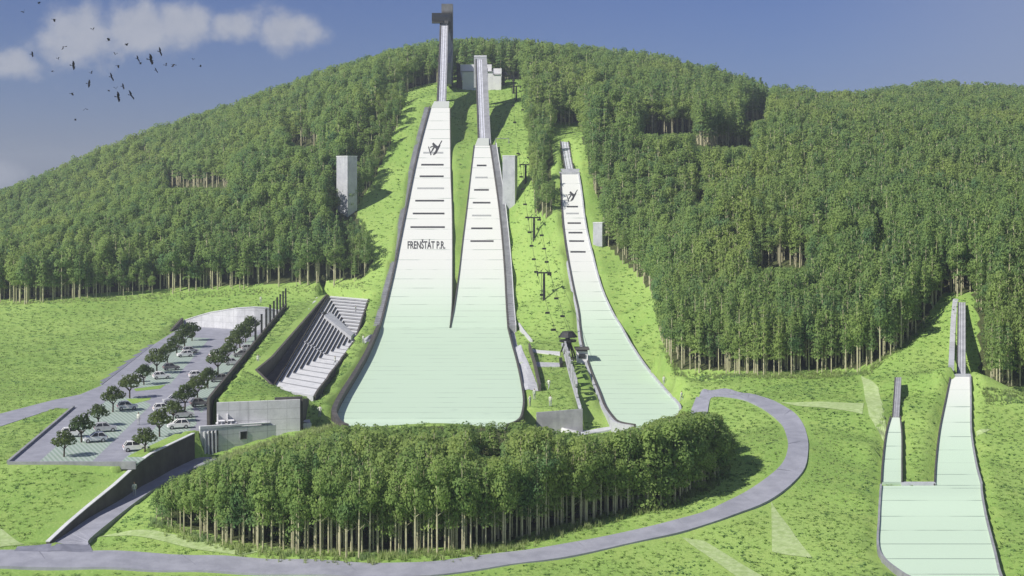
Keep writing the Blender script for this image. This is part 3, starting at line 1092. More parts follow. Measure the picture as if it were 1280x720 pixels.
for py, x0, x1, kind in ((207, 596, 608, 0), (222, 594, 609.5, 1), (237.5, 592.5, 611, 0), (253.5, 591, 613, 0), (269.5, 590, 614, 1), (285.5, 589, 615.5, 0), (301.5, 588, 617, 0)):
    mb = MB()
    bar(MID, x0, x1, py, 1.9, mb)
    mb.build('distance_line', M['line_grey'] if kind else M['line'], twin)
emblem(BIG, 544, 185.5, 1.05, twin)
tv, tf = text_mesh('FRENŠTÁT P.R.', bold=0.018)
xs_ = [v[0] for v in tv]
mb = MB()
mb.mesh([hill_pt(BIG, 509.5 + (v[0] - min(xs_)) / (max(xs_) - min(xs_)) * 47, 311 - v[1] * 12.5 / 0.95, 0.07) for v in tv], tf)
mb.build('lettering', M['line'], twin, fix=False)
# table below the take-offs
for sec, x0, x1, y0 in ((BIG, 537.5, 562, 430), (MID, 592, 612, 411)):
    r = sec[-1]
    mb = MB()
    mb.prism([(r[2] + .2, r[0] + .05, r[1] - 2), (r[3] - .2, r[0] + .05, r[1] - 2), (r[3] - .3, r[0] + 5, r[1] - 1), (r[2] + .9, r[0] + 5, r[1] - 1)],
             [(r[2] + .2, r[0] + .05, r[1] + .12), (r[3] - .2, r[0] + .05, r[1] + .12), (r[3] - .3, r[0] + 5, r[1] + 2.3), (r[2] + .9, r[0] + 5, r[1] + 2.3)])
    mb.build('take_off_table', M['mat'], twin)


def inrun(name, lab, a, b, w, wall, side_h, mats, cat='ramp'):
    """sloping start ramp from a (low, near) to b (high, far): a, b are centre points"""
    root = thing(name, lab, cat, a)
    a, b = Vector(a), Vector(b)
    n_ = 14
    dirx = Vector((b.x - a.x, b.y - a.y, 0)).normalized()
    side = Vector((dirx.y, -dirx.x, 0))
    C = []
    for k in range(n_ + 1):
        t = k / n_
        p = a.lerp(b, t)
        p.z -= side_h[2] * 4 * t * (1 - t)            # slight sag: steeper towards the top
        C.append(p)
    mb = MB()
    mb.ribbon([c - side * w / 2 for c in C], [c + side * w / 2 for c in C], 0.0, -0.5)
    mb.build('inrun_track', mats[0], root)
    mb = MB()
    for o in (-0.22, 0.22):
        mb.ribbon([c + side * (o * w - .1) for c in C], [c + side * (o * w + .1) for c in C], 0.06, -0.05)
    mb.build('track_groove', M['concrete_grey'], root)
    for sg, hh, mt in ((-1, side_h[0], mats[1]), (1, side_h[1], mats[2])):
        mb = MB()
        e = w / 2
        l_, r_ = [c + side * sg * e for c in C], [c + side * sg * (e + wall) for c in C]
        mb.ribbon(l_, r_, 0.55 if w > 2.05 or cat == 'tall' else .28 if w > 1.2 else .10, [-hh - 0.6] * len(C))
        mb.build('side_wall', mt, root)
    return root, C, side


# --- big inrun with lift tower and start cabin
a = U(551.5, 128.5, 434.5)
b = U(555, 29, 497)
big_in, C, side = inrun('inrun_ramp', 'tall narrow inrun ramp of the biggest jump with tower and dark cabin', a, b, 1.9, 0.5, (2.0, 1.6, 2.0), (M['track'], M['dark_clad'], M['concrete_grey']), 'inrun')
mb = MB()
for k in range(2, len(C), 4):
    c = C[k] + side * 0.2
    g = Tz(c.x, c.y)
    if c.z - g > 3:
        mb = MB()
        mb.box((c.x, c.y, g - 1), (1.1, 1.4, c.z - g + 0.4))
        mb.build('support_pier', M['concrete_grey'], big_in)
tb = U(559.3, 106, 497)
mb = MB()
mb.box((tb[0] - 0.2, 500.2, Tz(tb[0], 500) - 2), (3.9, 3.6, 93.6 - Tz(tb[0], 500) + 2 + 1.4))
tower = mb.build('lift_tower', M['tower_grey'], big_in)
mb = MB()
mb.box((tb[0] + 0.15 - 0.4, 498.25, 86.3), (3.2, 0.2, 6.0))
mb.build('tower_cladding', M['dark_clad'], tower)
c0 = U(551.5, 22, 496)
mb = MB()
mb.box((c0[0], 496.6, CH + (225 - 26.5) / F * 496), (6.4, 3.0, 2.75))
cab = mb.build('start_cabin', M['black'], big_in)
mb = MB()
mb.box((c0[0] - 1.2, 496.4, CH + (225 - 28.6) / F * 496), (4.0, 3.6, 0.25))
mb.box((c0[0] + 1.8, 494.9, CH + (225 - 30) / F * 496), (1.3, 0.5, 1.0))
mb.build('cabin_platform', M['dark_clad'], cab)
mb = MB()
mb.box((c0[0], 495.05, CH + (225 - 21.5) / F * 496), (5.4, 0.08, 0.75))
mb.build('window', M['glass'], cab)
# slanting side panel of the tower
mb = MB()
x1 = tb[0] + 1.9
mb.prism([(x1 - 1.5, 480, 66), (x1, 480, 66), (x1, 498.2, 66), (x1 - 1.5, 498.2, 66)], [(x1 - 1.5, 480, 73), (x1, 480, 73), (x1, 498.2, 80.5), (x1 - 1.5, 498.2, 86.2)])
mb.build('tower_buttress', M['concrete_grey'], tower)

# --- normal hill inrun
a = U(603, 180.5, 413.5)
b = U(599, 74.5, 464)
mid_in, C, side = inrun('inrun_ramp', 'shorter grey inrun ramp with open top block beside the white hilltop building', a, b, 1.7, 0.35, (2.4, 1.2, 1.0), (M['track'], M['dark_clad'], M['concrete_grey']), 'inrun')
mb = MB()
mb.ribbon([c + side * 1.2 for c in C], [c + side * 2.5 for c in C], 0.35, -2.2)
mb.build('stairway', M['concrete_grey'], mid_in)
tx, ty, tz = b
mb = MB()
mb.box((tx + 0.35, ty + 1.6, tz - 9), (4.1, 3.0, 9.9))
blk = mb.build('start_block', M['concrete_plain'], mid_in)
mb = MB()
mb.prism([(tx - 1.7, ty + .0, tz + 0.9), (tx + 2.4, ty + .0, tz + 0.9), (tx + 2.0, ty + 3.1, tz + 0.9), (tx - 1.0, ty + 3.1, tz + 0.9)],
         [(tx - 1.7, ty, tz + 1.1), (tx + 2.4, ty, tz + 1.1), (tx + 2.4, ty + 3.1, tz + 1.6), (tx - 1.7, ty + 3.1, tz + 1.6)])
mb.build('roof_slab', M['concrete_light'], blk)
for k in (5, 9, 12):
    c = C[k] + side * 0.6
    g = Tz(c.x, c.y)
    if c.z - g > 2.5:
        mb = MB()
        mb.box((c.x, c.y, g - 1), (1.0, 1.2, c.z - g - 0.2))
        mb.build('support_pier', M['concrete_grey'], mid_in)
dx, dy, dz = U(607.6, 101, 463)
mb = MB()
mb.box((dx, dy, dz), (1.1, 2.0, 4.0))
mb.build('stair_door', M['black'], mid_in)

# --- third jump
third = thing('ski_jump_landing_hill', 'slim right hand landing hill with jumper emblem and rounded mint outrun', 'ski jump', base_of(THIRD))
surface(THIRD, 'landing_slope', third, M['mat'])
edge_wall(THIRD, -1, third, M['dark_clad'], 0.3, 0.35, -2.4)
edge_wall(THIRD, 1, third, M['concrete_plain'], 0.35, 0.3, -2.4)
mb = MB()
mb.ribbon(edge_pts(THIRD[:60], -1, 0.3), edge_pts(THIRD[:60], -1, 0.75), 0.15, -2.4)
mb.build('kerb', M['concrete_plain'], third)
for py, x0, x1, kind in ((258.5, 708.5, 722.5, 0), (267, 707.5, 723.5, 1), (279, 709.5, 726, 0), (291, 710.5, 728, 0), (301.5, 711.5, 730, 0), (315, 713, 732, 0)):
    mb = MB()
    bar(THIRD, x0, x1, py, 1.8, mb)
    mb.build('distance_line', M['line_grey'] if kind else M['line'], third)
emblem(THIRD, 715, 245, 0.85, third)
r = THIRD[-1]
mb = MB()
mb.box(((r[2] + r[3]) / 2, r[0] + 0.75, r[1] - 1.5), (r[3] - r[2] + 0.9, 1.3, 2.2))
mb.box(((r[2] + r[3]) / 2, r[0] + 1.6, r[1] - 1.5), (r[3] - r[2] + 0.9, 0.4, 3.0))
mb.build('take_off_table', M['concrete_plain'], third)
a = U(712, 214.5, 378.5)
b = U(705.5, 177, 403)
inrun('inrun_ramp', 'short grey inrun ramp on its grass lane above the slim right hand hill', a, b, 2.0, 0.28, (0.9, 0.9, 0.3), (M['track'], M['dark_clad'], M['dark_clad']), 'inrun')

# --- small double jump at the right
small = thing('ski_jump_landing_hill', 'small double landing hill with U shaped gap at the right edge', 'ski jump', base_of(SMALL_O))
surface(SMALL_O, 'outrun', small, M['mat_low'], K=14)
surface(SMALL_R, 'landing_slope', small, M['mat_low'])
surface(SMALL_L, 'landing_slope', small, M['mat_low'])
edge_wall(SMALL_R, -1, small, M['dark_clad'], 0.18, 0.25, -1.5)
edge_wall(SMALL_R, 1, small, M['concrete_grey'], 0.24, 0.25, -1.5)
edge_wall(SMALL_L, -1, small, M['dark_clad'], 0.18, 0.25, -1.5)
edge_wall(SMALL_L, 1, small, M['dark_clad'], 0.18, 0.25, -1.5)
edge_wall(SMALL_O, -1, small, M['concrete_grey'], 0.24, 0.22, -1.5)
edge_wall(SMALL_O, 1, small, M['concrete_grey'], 0.24, 0.25, -1.5)
gl, gr = hill_pt(SMALL_O, 1127, 607, 0), hill_pt(SMALL_O, 1170.5, 607, 0)
mb = MB()
mb.box(((gl[0] + gr[0]) / 2, gl[1] + 0.45, gl[2] - 1.2), (gr[0] - gl[0] - 0.1, 0.8, 1.5))
mb.build('gap_kerb', M['concrete_plain'], small)
r = SMALL_R[-1]
mb = MB()
mb.box(((r[2] + r[3]) / 2, r[0] + 0.4, r[1] - 1), (r[3] - r[2] + 0.4, 0.7, 1.35))
mb.build('take_off_table', M['concrete_plain'], small)
a, b = U(1201.5, 469.5, 213), U(1202, 378, 240.5)
sr_in, C, side = inrun('inrun_ramp', 'longer concrete inrun ramp with U shaped stairway at the right edge', a, b, 0.95, 0.16, (0.6, 0.6, 0.1), (M['concrete_plain'], M['dark_clad'], M['concrete_grey']), 'inrun')
mb = MB()
tl = [G(1191, 377), G(1188.5, 400), G(1187, 430), G(1185.5, 459)]
tr = [(p[0] + 0.85, p[1], p[2]) for p in tl]
mb.ribbon(tl, tr, 0.35, -0.6)
top_ = C[-1]
mb.box(((tl[0][0] + top_.x) / 2 + 0.2, tl[0][1] + 0.2, tl[0][2] - 0.3), (top_.x - tl[0][0], 1.0, 0.75))
mb.build('stairway', M['concrete_plain'], sr_in)
a, b = U(1119.5, 521, 199.5), U(1122.5, 472, 214)
inrun('inrun_ramp', 'shorter inrun ramp of the small double hill standing left of the longer one', a, b, 0.7, 0.14, (0.6, 0.6, 0.1), (M['concrete_plain'], M['dark_clad'], M['concrete_grey']), 'inrun')

# ------------------------------------------------------------------ buildings on the hill


def judge_tower(name, lab, px, py, D, w, d, top_py, rz, slant=0.0):
    x, y, z = U(px, py, D)
    g = Tz(x, y)
    root = thing(name, lab, 'tower', (x, y, g))
    h = CH - (top_py - HY) / F * D
    mb = MB()
    mb.box((x, y, g - 3), (w, d, h - g + 3), rz)
    sh = mb.build('tower_shaft', M['concrete_plain'], root)
    mb = MB()
    mb.box((x, y, h + 0.003), (w + 0.12, d + 0.12, 0.25), rz)
    mb.build('roof_slab', M['concrete_light'], root)
    return root


judge_tower('judges_tower', 'tallest concrete judges tower at the edge of the left wood', 433.5, 257, 384, 3.3, 4.6, 196, math.radians(46))
judge_tower('judges_tower', 'concrete judges tower just right of the middle landing slope', 637.5, 226, 386, 3.4, 3.2, 195.5, math.radians(-12))
judge_tower('judges_tower', 'concrete judges tower right of the slim right hand hill', 749, 312, 349, 2.3, 2.7, 279, math.radians(-20))

# white building on the summit
gx, gy, gz = U(600, 104, 489)
hb = thing('hilltop_building', 'white stepped building on the summit behind the inrun ramps', 'building', (gx, gy, gz - 1))


def hbx(px0, px1, py0, py1, D, depth, name, mat, par):
    p, q = U(px0, py0, D), U(px1, py1, D)
    mb = MB()
    mb.prism([(p[0], D, q[2] - 3), (q[0], D, q[2] - 3), (q[0], D + depth, q[2] - 3), (p[0], D + depth, q[2] - 3)],
             [(p[0], D, p[2]), (q[0], D, p[2]), (q[0], D + depth, p[2]), (p[0], D + depth, p[2])])
    return mb.build(name, mat, par)


lowb = hbx(578, 616, 90, 102, 489, 5, 'wall', M['white_render'], hb)
hbx(575.5, 614.5, 80.5, 89, 491.5, 5, 'upper_storey', M['white_render'], hb)
hbx(616.1, 627, 85.5, 92.0, 492, 5, 'upper_storey', M['white_render'], hb)
hbx(616.1, 626.5, 93.5, 103, 489, 2.8, 'wall', M['white_render'], hb)
mb = MB()
p, q = U(570.5, 80, 492.4), U(578, 104, 488.4)
mb.prism([(p[0], 493, q[2] - 3), (q[0] - .02, 488.9, q[2] - 3), (q[0] - .02, 497, q[2] - 3), (p[0], 498, q[2] - 3)],
         [(p[0], 493, p[2]), (U(574.5, 80, 491.8)[0], 490.6, p[2]), (U(575, 80, 491.8)[0], 497, p[2]), (p[0], 498, p[2])])
mb.build('side_wall', M['dark_clad'], hb)
mb = MB()
for x0, x1, pyy in ((576, 616, 89.5), (616.2, 627, 92.8)):
    p, q = U(x0, pyy, 488.9), U(x1, pyy, 488.9)
    mb.box(((p[0] + q[0]) / 2, 488.9, p[2] - .1), (q[0] - p[0], 0.5, 0.3))
mb.build('roof_edge', M['concrete_grey'], hb)

# ------------------------------------------------------------------ chair lift
ROPE = 1.25
pyl_px = [((642, 117), 97.5), ((645.3, 127), 113.5), ((657, 229), 207), ((667.5, 300), 272), ((680, 375), 341)]
pyl = []
PNAMES = ['topmost of the lift pylons just below the summit', 'second lift pylon from the summit standing close under the topmost one', 'lift pylon beside the dark tree strip right of the middle judges tower',
          'lift pylon on open grass below the dark tree strip', 'lowest lift pylon standing left of the slim hill']
for ((px, py), top), nm in zip(pyl_px, PNAMES):
    x, y, z = G(px, py)
    if y > 520:
        y = 470.0
        x = (px - CX) / F * y
        z = Tz(x, y)
    zt = CH - (top - HY) / F * y
    zt = max(zt, z + 5)
    root = thing('lift_pylon', 'black steel ' + nm, 'lift pylon', (x, y, z), 0, 'pylons of the chair lift')
    mb = MB()
    mb.tube((x, y, z - .5), (x, y, zt), 0.34, 0.24, 8)
    mb.build('mast', M['black'], root)
    mb = MB()
    mb.box((x, y, zt - .15), (3.4, .35, .32))
    mb.build('crossarm', M['black'], root)
    for sx in (-1, 1):
        mb = MB()
        mb.box((x + sx * 1.45, y, zt - .42), (.3, 2.6, .25))
        for k in range(4):
            mb.tube((x + sx * 1.45 - .12, y - 1 + k * .66, zt - .5), (x + sx * 1.45 + .12, y - 1 + k * .66, zt - .5), .2, None, 8)
        mb.build('roller_battery', M['black'], root)
    mb = MB()
    mb.tube((x - .55, y + .1, z), (x - .55, y + .1, zt + .6), .05, None, 4)
    mb.tube((x - 1.2, y, zt), (x - .2, y, zt + .9), .06, None, 4)
    mb.tube((x + 1.2, y, zt), (x + .2, y, zt + .9), .06, None, 4)
    mb.build('ladder', M['black'], root)
    pyl.append(Vector((x, y, zt - .2)))
bs = Vector(G(710, 449))
ts = Vector(U(630.5, 100, 497))
nodes = [ts + Vector((0, -1, 2.2))] + pyl + [bs + Vector((0, 2, 3.6))]


def rope_pt(seg, t, sx):
    p = nodes[seg].lerp(nodes[seg + 1], t)
    L = (nodes[seg + 1] - nodes[seg]).length
    sag = min(0.02 * L, 1.6) * 4 * t * (1 - t)
    return Vector((p.x + sx * 1.45, p.y, p.z - sag))


mb = MB()
for sx in (-1, 1):
    for sg in range(len(nodes) - 1):
        for k in range(8):
            mb.tube(rope_pt(sg, k / 8, sx), rope_pt(sg, (k + 1) / 8, sx), 0.035, None, 4)
o = mb.build('lift_cable', M['black'], None, tuple(bs))
tag(o, 'thin black hauling cable of the chair lift running down the grass lane', 'cable')
# chairs
ch = thing('lift_chair', 'x', 'lift chair', (0, 0, 0), 0, 'empty chairs on the lift cable')
mb = MB()
mb.tube((0, 0, 0), (0, .12, -1.1), .05, None, 5)
mb.tube((0, .12, -1.1), (0, -.15, -1.7), .05, None, 5)
mb.tube((-.75, -.15, -1.7), (.75, -.15, -1.7), .05, None, 5)
mb.build('hanger', M['black'], ch)
mb = MB()
mb.box((0, -.05, -2.25), (1.5, .5, .1))
mb.build('seat', M['black'], ch)
mb = MB()
mb.box((0, .22, -2.15), (1.5, .08, .6))
mb.tube((-.75, -.15, -1.7), (-.75, .2, -2.2), .04, None, 4)
mb.tube((.75, -.15, -1.7), (.75, .2, -2.2), .04, None, 4)
mb.build('backrest', M['black'], ch)
plan = [(0, [.5]), (2, [.18, .38, .58, .78]), (3, [.12, .34, .62, .88]), (4, [.15, .38, .62, .86]), (5, [.22, .48, .74])]
places = {0: 'hanging right below the summit station', 2: 'above the pylon by the judges tower', 3: 'below the pylon by the judges tower', 4: 'above the lowest pylon', 5: 'below the lowest pylon'}
first = True
ch.scale = (.62, .62, .62)
for sx in (-1, 1):
    for sg, ts_ in plan:
        for i, t in enumerate(ts_):
            tt = min(0.97, t + (0.05 if sx > 0 else 0.0))
            p = rope_pt(sg, tt, sx)
            lab = ('%s lift chair on the %s cable %s' % (ORD[i], 'left' if sx < 0 else 'right', places[sg])).replace('first lift chair', 'lift chair' if len(ts_) == 1 else 'first lift chair')
            if first:
                ch.location = p
                ch['label'] = lab
                first = False
            else:
                dup(ch, p, 0, lab)
# bottom station: portal of dark steel with a bull wheel under a small hood
root = thing('lift_station', 'dark bottom station of the chair lift with round bull wheel', 'lift station', tuple(bs))
mb = MB()
mb.tube(bs + Vector((0, 0, -.5)), bs + Vector((0, 0, 3.9)), .45, .4, 8)
mb.box(tuple(bs + Vector((0, 1.2, 3.7))), (.8, 4.0, .5))
mb.build('mast', M['black'], root)
mb = MB()
mb.tube(bs + Vector((0, .6, 3.3)), bs + Vector((0, .6, 3.65)), 1.65, None, 20)
mb.build('bull_wheel', M['black'], root)
mb = MB()
hood = [(math.cos(w) * 1.9, math.sin(w) * 1.5) for w in [i * math.pi / 6 for i in range(12)]]
c = bs + Vector((0, .4, 4.2))
mb.prism([(c.x + a, c.y + b_, c.z) for a, b_ in hood], [(c.x + a * .55, c.y + b_ * .55, c.z + 1.1) for a, b_ in hood])
mb.build('hood', M['black'], root)
mb = MB()
for sx in (-1, 1):
    mb.tube(bs + Vector((sx * 1.1, -1.2, -.4)), bs + Vector((sx * .3, .2, 3.4)), .16, None, 6)
    mb.tube(bs + Vector((sx * 1.7, 3.2, -.4)), bs + Vector((sx * .3, 2.6, 3.7)), .16, None, 6)
mb.build('leg', M['black'], root)
p = bs + Vector((2.6, -.6, 0))
root2 = thing('lift_cabin', 'small dark operator hut with slanted white front beside the bottom lift station', 'hut', (p.x, p.y, Tz(p.x, p.y)))
g = Tz(p.x, p.y)
mb = MB()
mb.prism([(p.x - 1, p.y - 1.6, g - 1), (p.x + 1.1, p.y - 1.6, g - 1), (p.x + 1.1, p.y + 1.6, g - 1), (p.x - 1, p.y + 1.6, g - 1)],
         [(p.x - 1, p.y - 1.2, g + 2.2), (p.x + 1.1, p.y - 1.2, g + 2.2), (p.x + 1.1, p.y + 1.6, g + 2.5), (p.x - 1, p.y + 1.6, g + 2.5)])
hw = mb.build('wall', M['white_render'], root2)
mb = MB()
mb.box((p.x + .05, p.y + .1, g + 2.5), (2.7, 3.9, .25))
mb.build('roof', M['dark_clad'], root2)
mb = MB()
mb.box((p.x, p.y - 1.46, g + .9), (1.3, .12, .8))
mb.build('window', M['glass'], hw)
# top station
root = thing('lift_station', 'dark mushroom shaped top station of the chair lift beside the white hilltop building', 'lift station', (ts.x, ts.y, Tz(ts.x, ts.y)))
mb = MB()
mb.box((ts.x - .8, ts.y, Tz(ts.x, ts.y) - 2), (1.9, 2.2, ts.z + 1.6 - Tz(ts.x, ts.y) + 2))
mb.build('mast', M['dark_clad'], root)
mb = MB()
c = Vector((ts.x - .4, ts.y, ts.z + 1.6))
mb.prism([(c.x + a * 1.35, c.y + b_ * 1.3, c.z) for a, b_ in hood], [(c.x + a * .5, c.y + b_ * .5, c.z + 1.2) for a, b_ in hood])
mb.build('hood', M['black'], root)
mb = MB()
mb.tube(c + Vector((1.5, -1, -.5)), c + Vector((1.5, -1, -.2)), 1.4, None, 16)
mb.build('bull_wheel', M['black'], root)

# ------------------------------------------------------------------ spectator stand
NST = 13
st = thing('spectator_stand', 'sunken concrete spectator stand with dark stepped rows on three sides', 'grandstand', (stand_xy(.5, .5) + (stand_top(.5) - SH,)))


def sp(u, v, lev):
    x, y = stand_xy(u, v)
    return (x, y, stand_top(v) - SH * (1 - lev))


tread, tread_near, riser_l, riser_f = MB(), MB(), MB(), MB()
DZ = Vector((0, 0, 0))
for k in range(1, NST + 1):
    t, t0 = k / NST, (k - 1) / NST
    va, vb = SVC - SVC * t, SVC + (1 - SVC) * t
    va0, vb0 = SVC - SVC * t0, SVC + (1 - SVC) * t0
    L = t
    tread.face([sp(t, va, L), sp(t0, va0, L), sp(t0, vb0, L), sp(t, vb, L)])
    tread.face([sp(0, vb0, L), sp(0, vb, L), sp(t, vb, L), sp(t0, vb0, L)])
    tread_near.face([sp(0, va, L), sp(0, va0, L), sp(t0, va0, L), sp(t, va, L)])
    if k > 1:
        lo_, hi_ = t0, t
        riser_l.face([sp(t0, va0, lo_), sp(t0, vb0, lo_), sp(t0, vb0, hi_), sp(t0, va0, hi_)])
        riser_f.face([sp(0, vb0, lo_), sp(t0, vb0, lo_), sp(t0, vb0, hi_), sp(0, vb0, hi_)])
        riser_f.face([sp(0, va0, lo_), sp(t0, va0, lo_), sp(t0, va0, hi_), sp(0, va0, hi_)])
tread.build('step_row', M['concrete_light'], st)
tread_near.build('near_terrace', M['concrete_light'], st)
riser_l.build('riser', M['concrete_plain'], st)
riser_f.build('riser', M['concrete_plain'], st)
# riser shade put into dark strips, one per long row, and far wing
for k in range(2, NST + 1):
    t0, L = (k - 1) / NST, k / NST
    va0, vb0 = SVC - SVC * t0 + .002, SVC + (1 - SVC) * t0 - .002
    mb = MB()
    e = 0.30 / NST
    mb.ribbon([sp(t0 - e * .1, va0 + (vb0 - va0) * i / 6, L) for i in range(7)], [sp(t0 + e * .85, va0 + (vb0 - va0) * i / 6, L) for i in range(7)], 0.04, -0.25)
    mb.build('bench', M['dark_wood'], st)  # no seating: painted shade of the riser below
    mb = MB()
    e3 = .012 / NST
    mb.ribbon([sp(t0 * i / 4, va0 - .002 - e3 * 6, L) for i in range(5)], [sp(t0 * i / 4, va0 - .002, L) for i in range(5)], 0.03, -0.14)
    mb.build('step_edge', M['concrete_grey'], st)
    mb = MB()
    e2 = 0.10 / NST * (1 - SVC)
    mb.ribbon([sp(t0 * i / 4, vb0 - e2, L) for i in range(5)], [sp(t0 * i / 4, vb0 + e2 * 2.2, L) for i in range(5)], 0.03, -0.14)
    mb.build('bench', M['concrete_grey'], st)  # grey strip painting the half-shaded risers of the far wing
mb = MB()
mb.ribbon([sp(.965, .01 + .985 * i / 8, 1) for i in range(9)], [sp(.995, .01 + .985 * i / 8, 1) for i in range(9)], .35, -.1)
mb.build('bench', M['dark_wood'], st)  # top strip, shade of the last row put into its colour
# outer walls
mb = MB()
vv_ = [i / 26 for i in range(27)]
lev = [max(1 / NST, min(1, math.ceil((abs(v - SVC) / (SVC if v < SVC else 1 - SVC)) * NST - 1e-6) / NST)) for v in vv_]
l_ = [(stand_xy(0, v)[0] + .02, stand_xy(0, v)[1], stand_top(v) - SH * (1 - q)) for v, q in zip(vv_, lev)]
r_ = [(p[0] + .3, p[1], p[2]) for p in l_]
mb.ribbon(l_, r_, 0.12, -4.5)
mb.build('side_wall', M['concrete_dark'], st)
mb = MB()
a, b = stand_xy(0, 0), stand_xy(1, 0)
mb.ribbon([(a[0], a[1] - .35, 1.9), (b[0], b[1] - .35, 1.9)], [(a[0], a[1] - .02, 1.9), (b[0], b[1] - .02, 1.9)], 0.05, -3.5)
mb.build('front_wall', M['concrete_plain'], st)
# stair aisle climbing the long rows
for v in (.745, .40):
    mb = MB()
    for k in range(2, NST + 1):
        L0 = (k - 1) / NST
        if abs(v - SVC) / ((1 - SVC) if v > SVC else SVC) > L0:
            continue
        for h_, e in ((0.5, .35), (1.0, .9)):
            pass
        p = sp(L0 - .35 / NST, v, L0)
        mb.box((p[0], p[1], p[2] - .05), (.36, 1.9, .24))
        p = sp(L0 + .25 / NST, v, k / NST)
        mb.box((p[0], p[1], p[2] - .3), (.3, 1.9, .33))
    mb.build('stair_aisle', M['concrete_grey'] if v > .5 else M['concrete_plain'], st)
# entrance slab over the passage into the stand
mb = MB()
ring = [(.80, .70), (.05, .625), (.03, .665), (.72, .775)]
zt = [sp(u, v, min(1, max(u, .1)))[2] for u, v in ring]
mb.prism([stand_xy(u, v) + (z - 0.8,) for (u, v), z in zip(ring, zt)], [stand_xy(u, v) + (z + 0.85,) for (u, v), z in zip(ring, zt)])
es = mb.build('entrance_slab', M['concrete_plain'], st)
mb = MB()
p = stand_xy(.80, .735)
zz = sp(.8, .735, .8)[2]
mb.box((p[0] - .15, p[1] + .6, zz - .3), (.7, 3.6, 1.25), math.radians(8))
mb.build('passage_mouth', M['black'], es)  # solid black box, the dark of the opening put into colour
# walkway below the terrace wall, the wall's shadow put into its dark colour
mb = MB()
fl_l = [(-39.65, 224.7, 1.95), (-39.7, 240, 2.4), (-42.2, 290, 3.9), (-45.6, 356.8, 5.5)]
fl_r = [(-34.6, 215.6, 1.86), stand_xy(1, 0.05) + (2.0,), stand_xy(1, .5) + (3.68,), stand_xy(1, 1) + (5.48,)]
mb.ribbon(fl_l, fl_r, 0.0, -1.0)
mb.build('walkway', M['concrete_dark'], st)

# terrace retaining wall behind the stand
tw = TWALL
mb = MB()
l_ = [(x - .4, y, terrace_z(x, y) if i else 2.4) for i, (x, y) in enumerate(tw)]
r_ = [(x, y, z) for (x, y), (_, _, z) in zip(tw, l_)]
mb.ribbon(l_, r_, [.05, .12, .14, .05], -4.0)
o = mb.build('retaining_wall', M['concrete_dark'], None, r_[1])  # shade of the right-facing side is in the dark concrete colour
tag(o, 'dark retaining wall between the grass terrace and the spectator stand', 'wall')
mb = MB()
mb.ribbon([(p[0] - 1.7, p[1] - (.4 if i == 0 else 0), p[2]) for i, p in enumerate(l_)], [(p[0] - .01, p[1], p[2]) for p in l_], [.04, .07, .09, .03], -4.0)
mb.build('grass_verge', M['grass'], o)

# pale path along the terrace
tp_l = [W(342.5, 447, 4.45)[:2], W(368, 411, 5.0)[:2], W(395.5, 372, 5.6)[:2]]
tp_r = [W(347.5, 446, 4.45)[:2], W(372, 410, 5.0)[:2], W(399.5, 371.5, 5.6)[:2]]
drape_strip('terrace_path', tp_l, tp_r, M['concrete_light'], 0.08, 'narrow pale path along the edge of the grass terrace')

# ------------------------------------------------------------------ car park walls
ew = [(-40.6, 193.2), (-43.8, 234), (-47.5, 281), (-50.9, 325.6)]
l_ = [(x - .35, y, terrace_z(x + 1, y)) for x, y in ew]
r_ = [(x, y, terrace_z(x + 1, y)) for x, y in ew]
mb = MB()
mb.ribbon(l_, r_, .75, -5.0)
o = mb.build('retaining_wall', M['concrete_dark'], None, (-45, 250, 0))
tag(o, 'long dark parapet wall between the car park trees and the grass terrace', 'wall')
fw = [(229.5, 408, 401), (246, 408.6, 395.5), (262, 409.5, 391), (296, 412, 385.5), (318, 412.6, 384.2), (332, 412.5, 384.8), (344, 412, 388), (358, 412, 388.6)]
l_, r_ = [], []
for px, pb, pt in fw:
    x, y, z = W(px, pb, 0)
    l_.append((x, y, CH - (pt - HY) / F * y))
    r_.append((x, y + .5, CH - (pt - HY) / F * y))
mb = MB()
mb.ribbon(l_, r_, 0.0, -8.0)
root = thing('retaining_wall', 'curved pale concrete wall closing the far end of the car park', 'wall', l_[3][:2] + (0,))
mb.build('wall_face', M['concrete'], root)
mb = MB()
mb.ribbon([(p[0], p[1] - .1, p[2]) for p in l_], [(p[0], p[1] + .2, p[2]) for p in r_], 0.16, 0.01)
mb.build('coping', M['concrete_light'], root)
a, b = W(229.2, 408, 0), W(214, 414.5, 0)
mb = MB()
mb.ribbon([(a[0] - .5, a[1], 0), (b[0] - .5, b[1], 0)], [(a[0], a[1], 0), (b[0], b[1], 0)], [2.0, .15], -1.0)
o = mb.build('wing_wall', M['concrete_dark'], None, a)
tag(o, 'short dark wing wall at the left end of the pale car park wall', 'wall')
for pts, lab, mt in ((((10, 580), (170, 580)), 'low dark kerb along the near edge of the car park', M['concrete_grey']),
                     (((10, 579), (92, 509.5)), 'low dark kerb along the left edge of the car park', M['concrete_grey'])):
    a, b = W(*pts[0], 0), W(*pts[1], 0)
    d = Vector((b[0] - a[0], b[1] - a[1], 0)).normalized()
    s_ = Vector((d.y, -d.x, 0)) * .16
    mb = MB()
    mb.ribbon([Vector(a) - s_, Vector(b) - s_], [Vector(a) + s_, Vector(b) + s_], 0.30, -.6)
    o = mb.build('kerb', mt, None, a)
    tag(o, lab, 'kerb')
